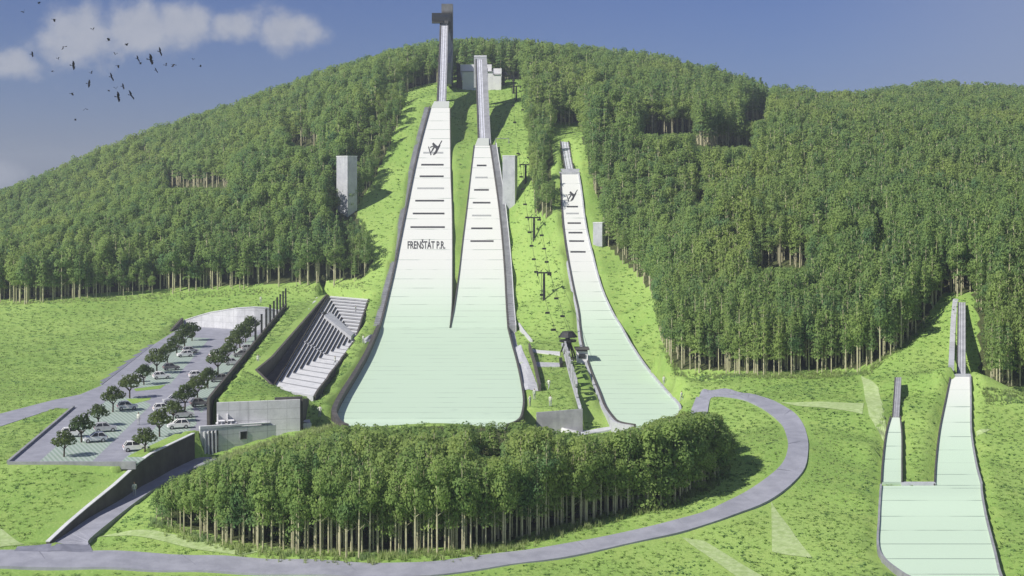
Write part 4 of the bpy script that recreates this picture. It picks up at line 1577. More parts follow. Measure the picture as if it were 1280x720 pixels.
# grass paver bays under the trees
for poly, lab in ((((47, 579), (113, 579), (189, 506), (172, 497), (137, 497)), 'pale green grass pavers under the near part of the left tree row'),
                  (((152, 483), (190, 484), (213, 480), (262, 423), (232, 421), (206, 443)), 'pale green grass pavers under the far part of the left tree row'),
                  (((150, 579), (172, 579), (229, 544), (246, 530), (240, 505), (205, 523), (176, 553)), 'pale green grass pavers under the near part of the right tree row'),
                  (((240, 503), (252, 516), (336, 420), (318, 418), (268, 462)), 'pale green grass pavers under the far part of the right tree row')):
    flat_poly('grass_pavers', [W(px, py, 0)[:2] for px, py in poly], 0.004 + 0.0, M['mint_paver'], lab)
for poly in (((166, 505), (187, 500), (189, 497), (158, 499)), ((188, 571), (226, 549), (222, 546), (196, 560)), ((167, 486), (207, 481), (200, 486), (170, 489))):
    flat_poly('grass_island', [W(px, py, 0)[:2] for px, py in poly], 0.02, M['grass'], 'small grass island among the parking bays')

# posts along the terrace wall
pp_ = [(320.5, 424, 402), (325, 421, 400), (331, 415, 398), (336.5, 409, 394), (341, 403, 389.5), (346, 398, 385.5), (350, 394, 381), (354.5, 391, 376), (358.5, 388, 372.5)]
for i, (px, pb, pt) in enumerate(pp_):
    t = i / (len(pp_) - 1)
    y = 257 + (324.5 - 257) * t ** .85
    x = np.interp(y, [e[1] for e in ew], [e[0] for e in ew]) - .17
    z = terrace_z(x + 1, y) + .75
    h = 3.4
    lab = 'slim dark post on the terrace wall, ' + ('nearest of the row' if i == 0 else 'farthest of the row' if i == 8 else ORD[i] + ' from the near end of the row')
    root = thing('post', lab, 'post', (float(x), float(y), float(z)), 0, 'posts along the car park wall')
    mb = MB()
    mb.box((x, y, z), (.32, .42, h))
    mb.build('shaft', M['black'], root)
    mb = MB()
    mb.box((x, y, z + h + .003), (.4, .5, .08))
    mb.build('cap', M['black'], root)

# dark retaining wall along the access path
l_ = [(p[0] - .35, p[1], p[2]) for p in WALLP]
r_ = [(p[0], p[1], p[2]) for p in WALLP]
tops = [p[3] for p in WALLP]
mb = MB()
mb.ribbon(l_, r_, tops, -1.0)
root = thing('retaining_wall', 'tall dark wall rising along the asphalt path below the car park', 'wall', r_[4])
mb.build('wall_face', M['concrete_dark'], root)  # dark colour holds the shade on this right-facing wall
mb = MB()
mb.ribbon([(a[0] - .08, a[1], a[2] + h) for a, h in zip(l_, tops)], [(a[0] + .03, a[1], a[2] + h) for a, h in zip(r_, tops)], .1, 0.005)
mb.build('coping', M['concrete_light'], root)
mb = MB()
mb.ribbon([(p[0] - 2.2, p[1], p[2] + h) for p, h in zip(l_, tops)], [(p[0] - .01, p[1], p[2] + h) for p, h in zip(l_, tops)], -.03, -2.5)
mb.build('grass_verge', M['grass'], root)
zg = [(214, 583), (219, 571), (226, 563), (231.5, 559), (236, 550), (241, 543)]
l_, r_ = [], []
for px, py in zg:
    x, y, z = U(px, py, 186.5)
    k = np.interp(py, [543, 587], [190.5, 185.0])
    x, y, z = U(px, py, k)
    l_.append((x + .1, y, z))
    r_.append((x + .4, y, z))
mb = MB()
mb.ribbon(l_, r_, 0.0, -.28)
o = mb.build('stair_string', M['concrete_light'], root)
flat = [G(214, 412), G(190, 431)]

# ------------------------------------------------------------------ service building set into the bank
fa, fb = Vector((-41.2, 190.2, 0)), Vector((-27.6, 198.2, 0))
root = thing('service_building', 'low concrete service building with roof terrace set into the grass bank', 'building', (-36, 193, -2))
dirv = (fb - fa).normalized()
nin = Vector((-dirv.y, dirv.x, 0))


def bp(t, d, z):
    p = fa + (fb - fa) * t + nin * d
    return (p.x, p.y, z)


ZR = 1.05
mb = MB()
mb.prism([bp(.0, 0, -6), bp(.075, 0, -6), bp(.075, .35, -6), bp(0, .35, -6)], [bp(0, 0, ZR), bp(.075, 0, ZR), bp(.075, .35, ZR), bp(0, .35, ZR)])
mb.prism([bp(.16, 0, -6), bp(1, 0, -6), bp(1, .35, -6), bp(.16, .35, -6)], [bp(.16, 0, ZR), bp(1, 0, .55), bp(1, .35, .55), bp(.16, .35, ZR)])
mb.prism([bp(.0751, 0, ZR - .3), bp(.1599, 0, ZR - .3), bp(.1599, .35, ZR - .3), bp(.0751, .35, ZR - .3)], [bp(.0751, 0, ZR), bp(.1599, 0, ZR), bp(.1599, .35, ZR), bp(.0751, .35, ZR)])
front = mb.build('front_wall', M['concrete'], root)
mb = MB()
mb.prism([bp(.06, 1.1, -6), bp(.175, 1.1, -6), bp(.175, 1.3, -6), bp(.06, 1.3, -6)], [bp(.06, 1.1, ZR - .35), bp(.175, 1.1, ZR - .35), bp(.175, 1.3, ZR - .35), bp(.06, 1.3, ZR - .35)])
mb.build('entrance_niche', M['black'], front)  # black back panel, shade of the recess put into its colour
for t in (.03, .062, .094, .126):
    mb = MB()
    mb.prism([bp(t, -.55, -4), bp(t + .011, -.55, -4), bp(t + .011, .25, -4), bp(t, .25, -4)], [bp(t, -.3, ZR - .32), bp(t + .011, -.3, ZR - .32), bp(t + .011, .25, ZR - .32), bp(t, .25, ZR - .32)])
    mb.build('fin', M['concrete_light'], front)
mb = MB()
mb.prism([bp(.02, -.75, -4), bp(.175, -.75, -4), bp(.175, -.05, -4), bp(.02, -.05, -4)], [bp(.02, -.75, -2.3), bp(.175, -.75, -2.3), bp(.175, -.05, -2.3), bp(.02, -.05, -2.3)])
mb.build('entrance_step', M['concrete_plain'], root)
mb = MB()
mb.prism([bp(.352, -.03, -.75), bp(.41, -.03, -.75), bp(.41, .1, -.75), bp(.352, .1, -.75)], [bp(.352, -.03, .25), bp(.41, -.03, .25), bp(.41, .1, .25), bp(.352, .1, .25)])
wf = mb.build('window', M['glass'], front)
mb = MB()
for q in ((.348, .352, -.8, .3), (.41, .414, -.8, .3), (.352, .41, .25, .3), (.352, .41, -.8, -.75)):
    mb.prism([bp(q[0], -.07, q[2]), bp(q[1], -.07, q[2]), bp(q[1], .05, q[2]), bp(q[0], .05, q[2])], [bp(q[0], -.07, q[3]), bp(q[1], -.07, q[3]), bp(q[1], .05, q[3]), bp(q[0], .05, q[3])])
mb.build('frame', M['concrete_grey'], wf)
# roof terrace floor
mb = MB()
mb.prism([bp(.0, .35, ZR - .4), bp(1, .35, .2), (-28.3, 201.5, .2), (-29.3, 197.2, ZR - .4), (-40.2, 194.0, ZR - .4)],
         [bp(.0, .35, ZR - .02), bp(1, .35, .53), (-28.3, 201.5, .53), (-29.3, 197.2, ZR - .02), (-40.2, 194.0, ZR - .02)])
mb.build('roof_terrace', M['concrete_plain'], root)
# overhanging parapet, its shadow makes the dark line
mb = MB()
mb.prism([bp(.0, -.04, ZR + .002), bp(.62, -.04, ZR + .002), bp(.62, .5, ZR + .002), bp(.0, .5, ZR + .002)], [bp(.0, -.04, ZR + .4), bp(.62, -.04, ZR + .12), bp(.62, .5, ZR + .12), bp(.0, .5, ZR + .4)])
mb.build('parapet', M['concrete_light'], root)
# upper wall behind the terrace
mb = MB()
ua, ub = (-39.7, 193.6), (-28.9, 196.4)
mb.prism([(ua[0], ua[1], -3), (ub[0], ub[1], -3), (ub[0] - .1, ub[1] + .45, -3), (ua[0] - .1, ua[1] + .45, -3)],
         [(ua[0], ua[1], 4.05), (ub[0], ub[1], 4.05), (ub[0] - .1, ub[1] + .45, 4.05), (ua[0] - .1, ua[1] + .45, 4.05)])
uw = mb.build('upper_wall', M['concrete'], root)
mb = MB()
mb.prism([(-32.3, 195.52 + .46, 4.0), (-28.7, 196.45 + .46, 4.0), (-28.75, 197.4, 4.0), (-32.4, 196.5, 4.0)], [(-32.3, 195.52 + .46, 4.35), (-28.7, 196.45 + .46, 4.35), (-28.75, 197.4, 4.35), (-32.4, 196.5, 4.35)])
mb.build('coping', M['dark_clad'], uw)
mb = MB()
mb.prism([(-29.0, 196.9, -3), (-28.6, 196.9, -3), (-29.2, 207, -3), (-29.6, 207, -3)], [(-29.0, 196.9, 4.06), (-28.6, 196.9, 4.06), (-29.2, 207, 2.6), (-29.6, 207, 2.6)])
mb.build('end_wall', M['concrete_dark'], root)
# tables on the terrace
for i, (tx, ty) in enumerate(((-38.9, 192.9), (-37.7, 193.25))):
    t_ = thing('terrace_table', ['white terrace table with benches nearest the grass wedge', 'white terrace table with benches nearer the window side'][i], 'table', (tx, ty, ZR - .02), math.radians(15), 'tables on the roof terrace')
    for nm, c_, s_ in (('tabletop', (0, 0, .7), (.8, 1.0, .06)), ('leg', (0, 0, 0), (.12, .7, .7)), ('bench', (-.62, 0, .38), (.28, 1.0, .07)), ('bench', (.62, 0, .38), (.28, 1.0, .07)), ('foot', (0, 0, .15), (1.35, .1, .08)),
                       ('screen', (-.45, .8, 0.0), (.1, .9, 1.5))):
        mb = MB()
        mb.box(c_, s_)
        mb.build(nm, M['white_render'], t_, (0, 0, 0))

# ------------------------------------------------------------------ lettered wall and paved spots right of the twin hill
mb = MB()
yy_ = np.linspace(212.3, 290, 20)
gt = [Tz(BERM['x'] - 1.2, y) for y in yy_]
l_ = [(BERM['x'] - .5, y, g) for y, g in zip(yy_, gt)]
r_ = [(BERM['x'], y, g) for y, g in zip(yy_, gt)]
root = thing('retaining_wall', 'long concrete wall carrying the standing town letters, with wide front face', 'wall', (BERM['x'], 212.3, -3.3))
mb.ribbon(l_, r_, .14, -6.0)
mb.build('wall_face', M['concrete_plain'], root)
mb = MB()
q0, q1, q2 = W(672, 514, -.2), (BERM['x'], 211.9, .42), None
mb.prism([(3.6, 212.0, -5), (BERM['x'], 211.9, -5), (BERM['x'], 212.28, -5), (3.6, 212.4, -5)], [(3.6, 212.0, -.25), (BERM['x'], 211.9, .3), (BERM['x'], 212.28, .3), (3.6, 212.4, -.25)])
mb.build('front_face', M['concrete_grey'], root)
mb = MB()
mb.ribbon([G(672, 519.5), G(684, 528), G(700, 535.5), G(724, 541)], [G(670, 521), G(682, 531), G(699, 539), G(724, 545)], .25, -.5)
mb.build('kerb', M['concrete_light'], root)
# letters FRENŠTÁT PR.
ls = thing('letter_sign', 'tall standing metal letters spelling the town name FRENŠTÁT PR. along the wall', 'sign', (BERM['x'] - .25, 260, gt[12]))
txt = 'FRENŠTÁT PR.'
y_ = 278.0
for chx in txt:
    if chx == ' ':
        y_ -= 2.2
        continue
    tv, tf = text_mesh(chx, 0.04, bold=0.025)
    x0, x1 = min(v[0] for v in tv), max(v[0] for v in tv)
    wid = 1.3 if chx == '.' else 4.25
    sc = wid / (x1 - x0)
    base = float(np.interp(y_ - 2, yy_, gt)) + .14
    mb = MB()
    mb.mesh([(BERM['x'] - .25 + v[2] * 4, y_ - (v[0] - x0) * sc, base + v[1] * 3.5) for v in tv], tf)
    mb.build('letter', M['letter'], ls, fix=True)
    y_ -= wid + .85
# paved apron right of the twin hill
ap_l = [G(x, y)[:2] for x, y in ((633, 372), (635.5, 392), (638, 410), (641.5, 430), (645.5, 452), (650, 472), (654.5, 490))]
ap_r = [G(x, y)[:2] for x, y in ((637, 372), (641, 392), (643, 412), (646, 430), (660, 452.5), (668, 472), (673, 489.5))]
drape_strip('pavement', ap_l, ap_r, M['paving'], 0.10, 'pale paved apron beside the right edge of the wide outrun')
drape_strip('pavement_step', [G(661, 436)[:2], G(700, 440)[:2]], [G(664, 440.5)[:2], G(700, 445)[:2]], M['concrete_light'], .12, 'pale paved strip leading to the lift station')
drape_strip('pavement_step', [G(667, 453)[:2], G(699, 454)[:2]], [G(669, 459)[:2], G(700, 459)[:2]], M['paving'], .12, 'grey paved strip below the lift station')


def wall_line(name, pts, w, top, mat, lab, bot=-1.0, cat='wall'):
    mb = MB()
    P = [G(*p) for p in pts]
    P = [tuple(p) for p in catmull(P, 4)] if len(P) > 2 else P
    mb.ribbon(P, [(p[0] + w, p[1], p[2]) for p in P], top, bot)
    o = mb.build(name, mat, None, P[0])
    return tag(o, lab, cat)


wall_line('low_wall', [(660.5, 436), (667, 458), (673.5, 489)], .35, 1.1, M['concrete_dark'], 'low dark wall beside the paved apron of the wide outrun')
wall_line('kerb', [(637.5, 369), (640.5, 388), (648, 408), (663, 428)], .45, .5, M['concrete_light'], 'pale curved kerb leaving the stairway of the middle hill', cat='kerb')
wall_line('low_wall', [(699, 452), (700, 459.5)], .5, .8, M['black'], 'short dark wall end where the grey paved strip meets the lettered wall')
pl = [G(x, y)[:2] for x, y in ((726, 539), (745, 536.5), (765, 533.5), (790, 530))]
pr = [G(x, y)[:2] for x, y in ((726, 545), (745, 542), (765, 538), (790, 534))]
drape_strip('path', pl, pr, M['paving'], .1, 'pale path in front of the slim right hand outrun')
# little ramp from the stand gate to the outrun
drape_strip('path', [G(455, 424)[:2], G(473, 415)[:2]], [G(456, 430)[:2], G(470, 421)[:2]], M['concrete_light'], .12, 'pale ramp between the stand and the wide outrun')
# thin gate frame on the grass under the middle inrun
a = G(619.5, 181)
root = thing('barrier_frame', 'thin grey barrier frame on the grass right of the middle take off', 'barrier', a)
mb = MB()
mb.tube(a, (a[0], a[1], a[2] + 1.8), .1, None, 5)
mb.tube((a[0] + 3.8, a[1], Tz(a[0] + 3.8, a[1])), (a[0] + 3.8, a[1], a[2] + 1.8), .1, None, 5)
mb.tube((a[0], a[1], a[2] + 1.8), (a[0] + 3.8, a[1], a[2] + 1.8), .1, None, 5)
mb.build('frame', M['concrete_grey'], root)

# ------------------------------------------------------------------ leaf clouds


def leaf_mesh(name, P, N, size, mat, normal_mix=0.75, seed=0, aspect=1.0, center=None):
    """quads at P facing roughly N (numpy arrays), with soft outward shading"""
    r = np.random.default_rng(seed)
    n = len(P)
    d = N + r.normal(0, .55, (n, 3))
    d /= np.linalg.norm(d, axis=1)[:, None]
    a = np.cross(d, r.normal(0, 1, (n, 3)))
    a /= np.linalg.norm(a, axis=1)[:, None]
    b = np.cross(d, a)
    s = size * r.uniform(.6, 1.35, n)[:, None] / 2
    a, b = a * s, b * s * aspect
    k = r.uniform(.35, .75, (n, 1))
    V = np.stack([P - a, P - b * k, P + a, P + b], 1).reshape(-1, 3)
    me = bpy.data.meshes.new(name)
    me.vertices.add(len(V))
    me.vertices.foreach_set('co', V.ravel())
    me.loops.add(4 * n)
    me.loops.foreach_set('vertex_index', np.arange(4 * n))
    me.polygons.add(n)
    me.polygons.foreach_set('loop_start', np.arange(0, 4 * n, 4))
    me.polygons.foreach_set('loop_total', np.full(n, 4))
    me.polygons.foreach_set('use_smooth', np.ones(n, bool))
    me.materials.append(mat)
    me.update()
    me.validate()
    nn = N * normal_mix + d * (1 - normal_mix)
    nn /= np.linalg.norm(nn, axis=1)[:, None]
    me.normals_split_custom_set_from_vertices(np.repeat(nn, 4, 0).tolist())
    return me


def blob_points(n, lobes, r, surface_bias=.55):
    """points + outward normals in a set of ellipsoid lobes (c, radii)"""
    vol = np.array([l[1][0] * l[1][1] * l[1][2] for l in lobes]) ** .67
    pick = r.choice(len(lobes), n, p=vol / vol.sum())
    u = r.normal(0, 1, (n, 3))
    u /= np.linalg.norm(u, axis=1)[:, None]
    rad = r.uniform(0, 1, n) ** (1 / 3) * (1 - surface_bias) + surface_bias * r.uniform(.85, 1.06, n)
    C = np.array([l[0] for l in lobes])[pick]
    R = np.array([l[1] for l in lobes])[pick]
    return C + u * R * rad[:, None], u


def tall_tree(kind, h, seed, nleaf, leafsize, matleaf, mattrunk, crown_frac=.55, tr=0.16):
    """returns (trunk mesh, crown mesh) of a forest tree of height h standing at the origin"""
    r = np.random.default_rng(seed)
    mb = MB()
    lean = r.normal(0, .012, 2) * h
    z0 = h * (1 - crown_frac)
    pts = [(0, 0, -.6), (lean[0] * .3, lean[1] * .3, h * .33), (lean[0] * .7, lean[1] * .7, h * .66), (lean[0], lean[1], h * .96)]
    rr = [tr * 1.2, tr, tr * .7, tr * .2]
    for a, b, ra, rb in zip(pts[:-1], pts[1:], rr[:-1], rr[1:]):
        mb.tube(a, b, ra, rb, 6)
    for k in range(7):
        z = h * r.uniform(1 - crown_frac - .12, .9)
        w = r.uniform(0, 6.28)
        L = h * .11 * (1.15 - (z - z0) / h)
        mb.tube((lean[0] * z / h, lean[1] * z / h, z), (lean[0] * z / h + math.cos(w) * L, lean[1] * z / h + math.sin(w) * L, z + L * (.5 if kind != 'spruce' else -.15)), tr * .28, tr * .08, 4)
    me_t = mb.build('trunk', mattrunk)
    lobes = []
    if kind == 'spruce':
        P, N = [], []
        tiers = 9
        for k in range(tiers):
            t = k / (tiers - 1)
            z = z0 + (h - z0) * (t ** .9) * .97
            R = h * .155 * (1 - t) ** .85 + .18
            m = max(4, int(nleaf / tiers * (1.7 - 1.4 * t)))
            w = r.uniform(0, 6.28, m)
            q = R * r.uniform(.25, 1.08, m)
            q *= 1 + .22 * np.sin(w * 3 + k * 2.1)
            P.append(np.stack([np.cos(w) * q, np.sin(w) * q, z - q * .38 + r.normal(0, .14, m)], 1))
            N.append(np.stack([np.cos(w) * .85, np.sin(w) * .85, np.full(m, .55)], 1))
        P, N = np.vstack(P), np.vstack(N)
    else:
        m = 11 if kind == 'round' else 9
        for k in range(m):
            t = r.uniform(0, 1)
            z = z0 + (h - z0) * (.12 + .78 * t)
            sp_ = h * (.115 if kind == 'round' else .085) * math.sin(math.pi * (.18 + .72 * t)) * 1.35
            w = k * 2.4 + r.uniform(-.4, .4)
            s_ = h * r.uniform(.075, .125)
            lobes.append(((math.cos(w) * sp_, math.sin(w) * sp_, z), (s_ * 1.1, s_ * 1.1, s_ * (.8 if kind == 'round' else 1.15))))
        lobes.append(((0, 0, h * .93), (h * .07, h * .07, h * .07)))
        P, N = blob_points(nleaf, lobes, r)
        cz = z0 + (h - z0) * .45
        N2 = P - np.array([0, 0, cz])
        N2 /= np.maximum(1e-6, np.linalg.norm(N2, axis=1))[:, None]
        N = N * .40 + N2 * .40
        N[:, 2] += .30
    N /= np.linalg.norm(N, axis=1)[:, None]
    me_c = leaf_mesh('crown', P, N, leafsize, matleaf, .72, seed)
    return me_t, me_c


# ------------------------------------------------------------------ car park trees
def park_tree(seed):
    r = np.random.default_rng(seed)
    mb = MB()
    mb.tube((0, 0, -.3), (.02, .03, .8), .09, .07, 7)
    tips = []
    for k in range(6):
        w = k * 1.05 + r.uniform(-.3, .3)
        tip = (math.cos(w) * .65, math.sin(w) * .65, 1.35 + r.uniform(-.1, .35))
        mb.tube((.02, .03, .75), tip, .05, .02, 5)
        tips.append(tip)
    tr_ = mb.build('trunk', M['trunk_dark'])
    lobes = [((t[0] * 1.1, t[1] * 1.1, t[2] + .15), (.55, .55, .38)) for t in tips] + [((0, 0, 1.95), (.7, .7, .48)), ((.3, -.2, 2.25), (.45, .45, .32)), ((-.35, .2, 2.15), (.45, .45, .34))]
    P, N = blob_points(900, lobes, r, .6)
    N = N * .7 + np.array([0, 0, .3])
    N /= np.linalg.norm(N, axis=1)[:, None]
    return tr_, leaf_mesh('crown', P, N, .20, M['leaf_park'], .7, seed)


def tree_from(pair, name, label, cat, loc, rz, sc, group):
    root = thing(name, label, cat, loc, rz, group)
    root.scale = sc if hasattr(sc, '__len__') else (sc, sc, sc)
    for nm, me in zip(('trunk', 'crown'), pair):
        o = bpy.data.objects.new(nm, me)
        COL.objects.link(o)
        o.parent = root
    return root


PT = []
for sd in (3, 8, 21):
    t_, c_ = park_tree(sd)
    PT.append((t_.data, c_))
    bpy.data.objects.remove(t_)
rowA = [(80, 571), (102, 553), (123, 533), (141, 515), (162, 498), (180, 481), (196, 467), (209, 455), (221, 444), (231, 435), (240, 426)]
rowB = [(181, 567), (199.6, 546), (216.7, 528), (231, 513), (246.7, 500), (260, 485.5), (272.5, 468), (284, 454.5), (293, 443.5), (300, 435), (307, 428), (313, 421)]
for row, nm in ((rowA, 'left'), (rowB, 'right')):
    for i, (px, py) in enumerate(row):
        pos = 'nearest' if i == 0 else 'farthest' if i == len(row) - 1 else ORD[i] + ' from the near end'
        x, y, z = W(px, py, 0)
        s_ = (1.3 + .14 * math.sin(i * 2.3)) * (1.0 + i * .035)
        tree_from(PT[i % 3], 'park_tree', 'small round leafy car park tree, %s of the %s row' % (pos, nm), 'tree', (x, y, 0), i * 1.7, s_, 'small trees in the car park rows')

# ------------------------------------------------------------------ cars


def make_car(matbody):
    root = thing('parked_car', 'x', 'car', (0, 0, 0), 0, 'cars in the car park')
    org = (0, 0, 0)
    # side profile (x along the car, z), lower body
    prof = [(-1.85, .34), (-1.9, .62), (-1.82, .86), (-1.2, .94), (.85, .92), (1.6, .80), (1.86, .66), (1.9, .36)]
    mb = MB()
    hw = .80
    n = len(prof)
    vs = []
    for y, inset in ((-hw, 0), (-hw * .62, 0), (hw * .62, 0), (hw, 0)):
        for x, z in prof:
            f = .955 if abs(y) == hw else 1.0
            vs.append((x * f, y, z if abs(y) != hw else z * .985))
    fs = []
    for s_ in range(3):
        for i in range(n):
            a, b = s_ * n + i, s_ * n + (i + 1) % n
            fs.append((a, b, b + n, a + n))
    fs += [tuple(range(n)), tuple(range(4 * n - 1, 3 * n - 1, -1))]
    mb.mesh(vs, fs)
    # roof with pillars
    mb.prism([(-1.72, -.70, .88), (.80, -.70, .88), (.80, .70, .88), (-1.72, .70, .88)][0:0] or [(-1.25, -.56, 1.40), (.12, -.56, 1.40), (.12, .56, 1.40), (-1.25, .56, 1.40)],
             [(-1.12, -.50, 1.47), (.0, -.50, 1.47), (.0, .50, 1.47), (-1.12, .50, 1.47)])
    for sy in (-1, 1):
        for a, b in (((-1.68, .70, .90), (-1.22, .55, 1.42)), ((.82, .70, .90), (.10, .55, 1.42)), ((-.42, .725, .90), (-.5, .565, 1.42))):
            mb.tube((a[0], a[1] * sy, a[2]), (b[0], b[1] * sy, b[2]), .055, None, 5)
    mb.build('body', matbody, root, org)
    mb = MB()
    mb.prism([(-1.66, -.69, .90), (.80, -.69, .90), (.80, .69, .90), (-1.66, .69, .90)], [(-1.22, -.54, 1.41), (.09, -.54, 1.41), (.09, .54, 1.41), (-1.22, .54, 1.41)])
    mb.build('window', M['glass'], root, org)
    for wx in (-1.18, 1.18):
        for sy in (-1, 1):
            mb = MB()
            mb.tube((wx, sy * .64, .31), (wx, sy * .82, .31), .31, None, 14)
            w = mb.build('wheel', M['rubber'], root, org)
            mb = MB()
            mb.tube((wx, sy * .825, .31), (wx, sy * .835, .31), .19, None, 10)
            mb.build('rim', M['rim'], w, org)
    for sy in (-1, 1):
        mb = MB()
        mb.box((1.80, sy * .58, .62), (.14, .30, .14))
        mb.build('headlight', M['lamp'], root, org)
        mb = MB()
        mb.box((-1.83, sy * .62, .68), (.12, .22, .16))
        mb.build('tail_light', M['tail'], root, org)
    return root


protos = {'white': make_car(M['car_white']), 'silver': make_car(M['car_silver']), 'grey': make_car(M['car_dark'])}
used = set()
carsA = [(90, 546, 'white', 'left of the second tree'), (119, 552.5, 'white', 'right of the second tree'), (131.5, 539.5, 'silver', 'right of the third tree'), (159, 512, 'white', 'right of the fourth tree'),
         (170, 477.5, 'white', 'left of the sixth tree'), (202, 473.5, 'white', 'right of the sixth tree'), (214, 462.5, 'grey', 'right of the seventh tree'), (231, 446, 'white', 'right of the eighth tree'), (238, 441, 'silver', 'right of the ninth tree'),
         (219, 437, 'grey', 'left of the ninth tree')]
carsB = [(169, 563.5, 'white', 'left of the nearest tree'), (223, 535.5, 'white', 'right of the second tree'), (229, 522, 'silver', 'right of the third tree'), (204, 514.5, 'white', 'left of the third tree'), (216, 504, 'silver', 'left of the fourth tree'), (250, 508, 'grey', 'right of the fourth tree'),
         (247, 472.5, 'white', 'left of the sixth tree'), (273, 477, 'grey', 'right of the sixth tree'), (271, 447.5, 'white', 'left of the eighth tree'), (291, 456, 'silver', 'right of the eighth tree'),
         (301, 446, 'grey', 'right of the ninth tree'), (311, 438.5, 'silver', 'right of the tenth tree'), (291, 428, 'white', 'left of the tenth tree')]
for lst, nm in ((carsA, 'left'), (carsB, 'right')):
    for i, (px, py, colr, where) in enumerate(lst):
        loc = W(px, py, 0.005)
        rz = math.radians(24 + (i * 37) % 9 - 4) + (math.pi if (i % 3 == 1) else 0)
        lab = '%s small car parked %s in the %s row' % (colr, where, nm)
        p = protos[colr]
        if colr not in used:
            used.add(colr)
            p.location, p.rotation_euler, p['label'] = loc, (0, 0, rz), lab
            p.scale = (.80, .80, .88)
        else:
            dup(p, loc, rz, lab, (.80, .80, .88))

# ------------------------------------------------------------------ people


def person_meshes(pose):
    """one continuous body grown from a skeleton; hair and jacket come as separate meshes"""
    J = {'pelvis': (0, 0, .95), 'waist': (0, .01, 1.10), 'chest': (0, .0, 1.32), 'neck': (0, -.01, 1.49), 'skull': (0, -.02, 1.60), 'crown': (0, -.01, 1.70)}
    if pose == 'walk':
        leg = {'L': ((.10, 0, .90), (.11, -.20, .50), (.11, -.18, .09), (.11, -.32, .04)), 'R': ((-.10, 0, .90), (-.11, .10, .50), (-.11, .36, .14), (-.11, .27, .04))}
        arm = {'L': ((.20, 0, 1.42), (.27, .14, 1.16), (.26, .04, .92), (.26, .0, .82)), 'R': ((-.20, 0, 1.42), (-.27, -.10, 1.17), (-.25, -.26, .97), (-.25, -.31, .89))}
    elif pose == 'hip':
        leg = {'L': ((.10, 0, .90), (.14, -.05, .49), (.15, .02, .08), (.17, -.12, .04)), 'R': ((-.10, 0, .90), (-.10, -.01, .49), (-.10, .03, .08), (-.12, -.11, .04))}
        arm = {'L': ((.20, 0, 1.42), (.40, .04, 1.20), (.20, -.06, 1.03), (.13, -.09, 1.01)), 'R': ((-.20, 0, 1.42), (-.25, .02, 1.14), (-.25, -.06, .89), (-.25, -.08, .79))}
    else:
        leg = {'L': ((.10, 0, .90), (.11, -.02, .49), (.11, .02, .08), (.14, -.12, .04)), 'R': ((-.10, 0, .90), (-.11, -.02, .49), (-.11, .02, .08), (-.14, -.12, .04))}
        arm = {'L': ((.20, 0, 1.42), (.25, .03, 1.14), (.24, -.05, .89), (.24, -.07, .79)), 'R': ((-.20, 0, 1.42), (-.26, .02, 1.15), (-.24, -.09, .91), (-.23, -.12, .81))}
    verts, rad, edges = [], [], []

    def add(p, r_, parent=None):
        verts.append(p)
        rad.append(r_)
        if parent is not None:
            edges.append((parent, len(verts) - 1))
        return len(verts) - 1
    pel = add(J['pelvis'], .145)
    wa = add(J['waist'], .13, pel)
    chs = add(J['chest'], .155, wa)
    nk = add(J['neck'], .058, chs)
    sk = add(J['skull'], .088, nk)
    cr = add(J['crown'], .075, sk)
    add((0, -.115, 1.60), .018, sk)            # nose
    for s_ in 'LR':
        i = pel
        for p, r_ in zip(leg[s_], (.10, .066, .045, .036)):
            i = add(p, r_, i)
        i = chs
        for p, r_ in zip(arm[s_], (.066, .048, .034, .030)):
            i = add(p, r_, i)
        h = Vector(arm[s_][3])
        for k, (dx, L) in enumerate(((-.03, .07), (-.012, .085), (.006, .082), (.024, .065))):
            add((h.x + dx * .5, h.y + dx, h.z - L), .009, i)
        add((h.x - (.03 if s_ == 'L' else -.03), h.y - .03, h.z - .02), .010, i)
    me = bpy.data.meshes.new('p')
    me.from_pydata(verts, edges, [])
    ob = bpy.data.objects.new('p', me)
    COL.objects.link(ob)
    md = ob.modifiers.new('skin', 'SKIN')
    for i, v in enumerate(me.skin_vertices[0].data):
        f = 1.0
        v.radius = (rad[i] * f, rad[i] * f)
    me.skin_vertices[0].data[0].use_root = True
    ob.modifiers.new('sub', 'SUBSURF').levels = 2
    bpy.context.view_layer.update()
    dg = bpy.context.evaluated_depsgraph_get()
    body = bpy.data.meshes.new_from_object(ob.evaluated_get(dg))
    bpy.data.objects.remove(ob)
    for m in ('cloth_pale', 'cloth_grey', 'skin', 'rubber'):
        body.materials.append(M[m])
    for p in body.polygons:
        c = p.center
        arm_ = abs(c.x) > .19 and c.z < 1.2
        p.material_index = 2 if c.z > 1.49 or (arm_ and c.z < .90) else 0 if c.z > .93 or arm_ else 3 if c.z < .10 else 1
        p.use_smooth = True
    # hair cap
    mb = MB()
    rows, seg = 5, 12
    vs = [(0, .0, 1.745)]
    for a in range(1, rows + 1):
        th = a / rows * math.radians(105)
        for b_ in range(seg):
            ph = 2 * math.pi * b_ / seg
            x, y, z = math.sin(th) * math.cos(ph), math.sin(th) * math.sin(ph), math.cos(th)
            cut = max(0, -y) * max(0, (a / rows) - .5) * .12
            vs.append((x * .088, -.012 + y * .094 + cut, 1.645 + z * .10 + cut * .6))
    fs = [(0, 1 + b_, 1 + (b_ + 1) % seg) for b_ in range(seg)]
    for a in range(rows - 1):
        for b_ in range(seg):
            p0, p1 = 1 + a * seg + b_, 1 + a * seg + (b_ + 1) % seg
            fs.append((p0, p0 + seg, p1 + seg, p1))
    mb.mesh(vs, fs)
    ho = mb.build('hair', M['hair'], None, (0, 0, 0), True)
    hm = ho.data
    bpy.data.objects.remove(ho)
    return body, hm


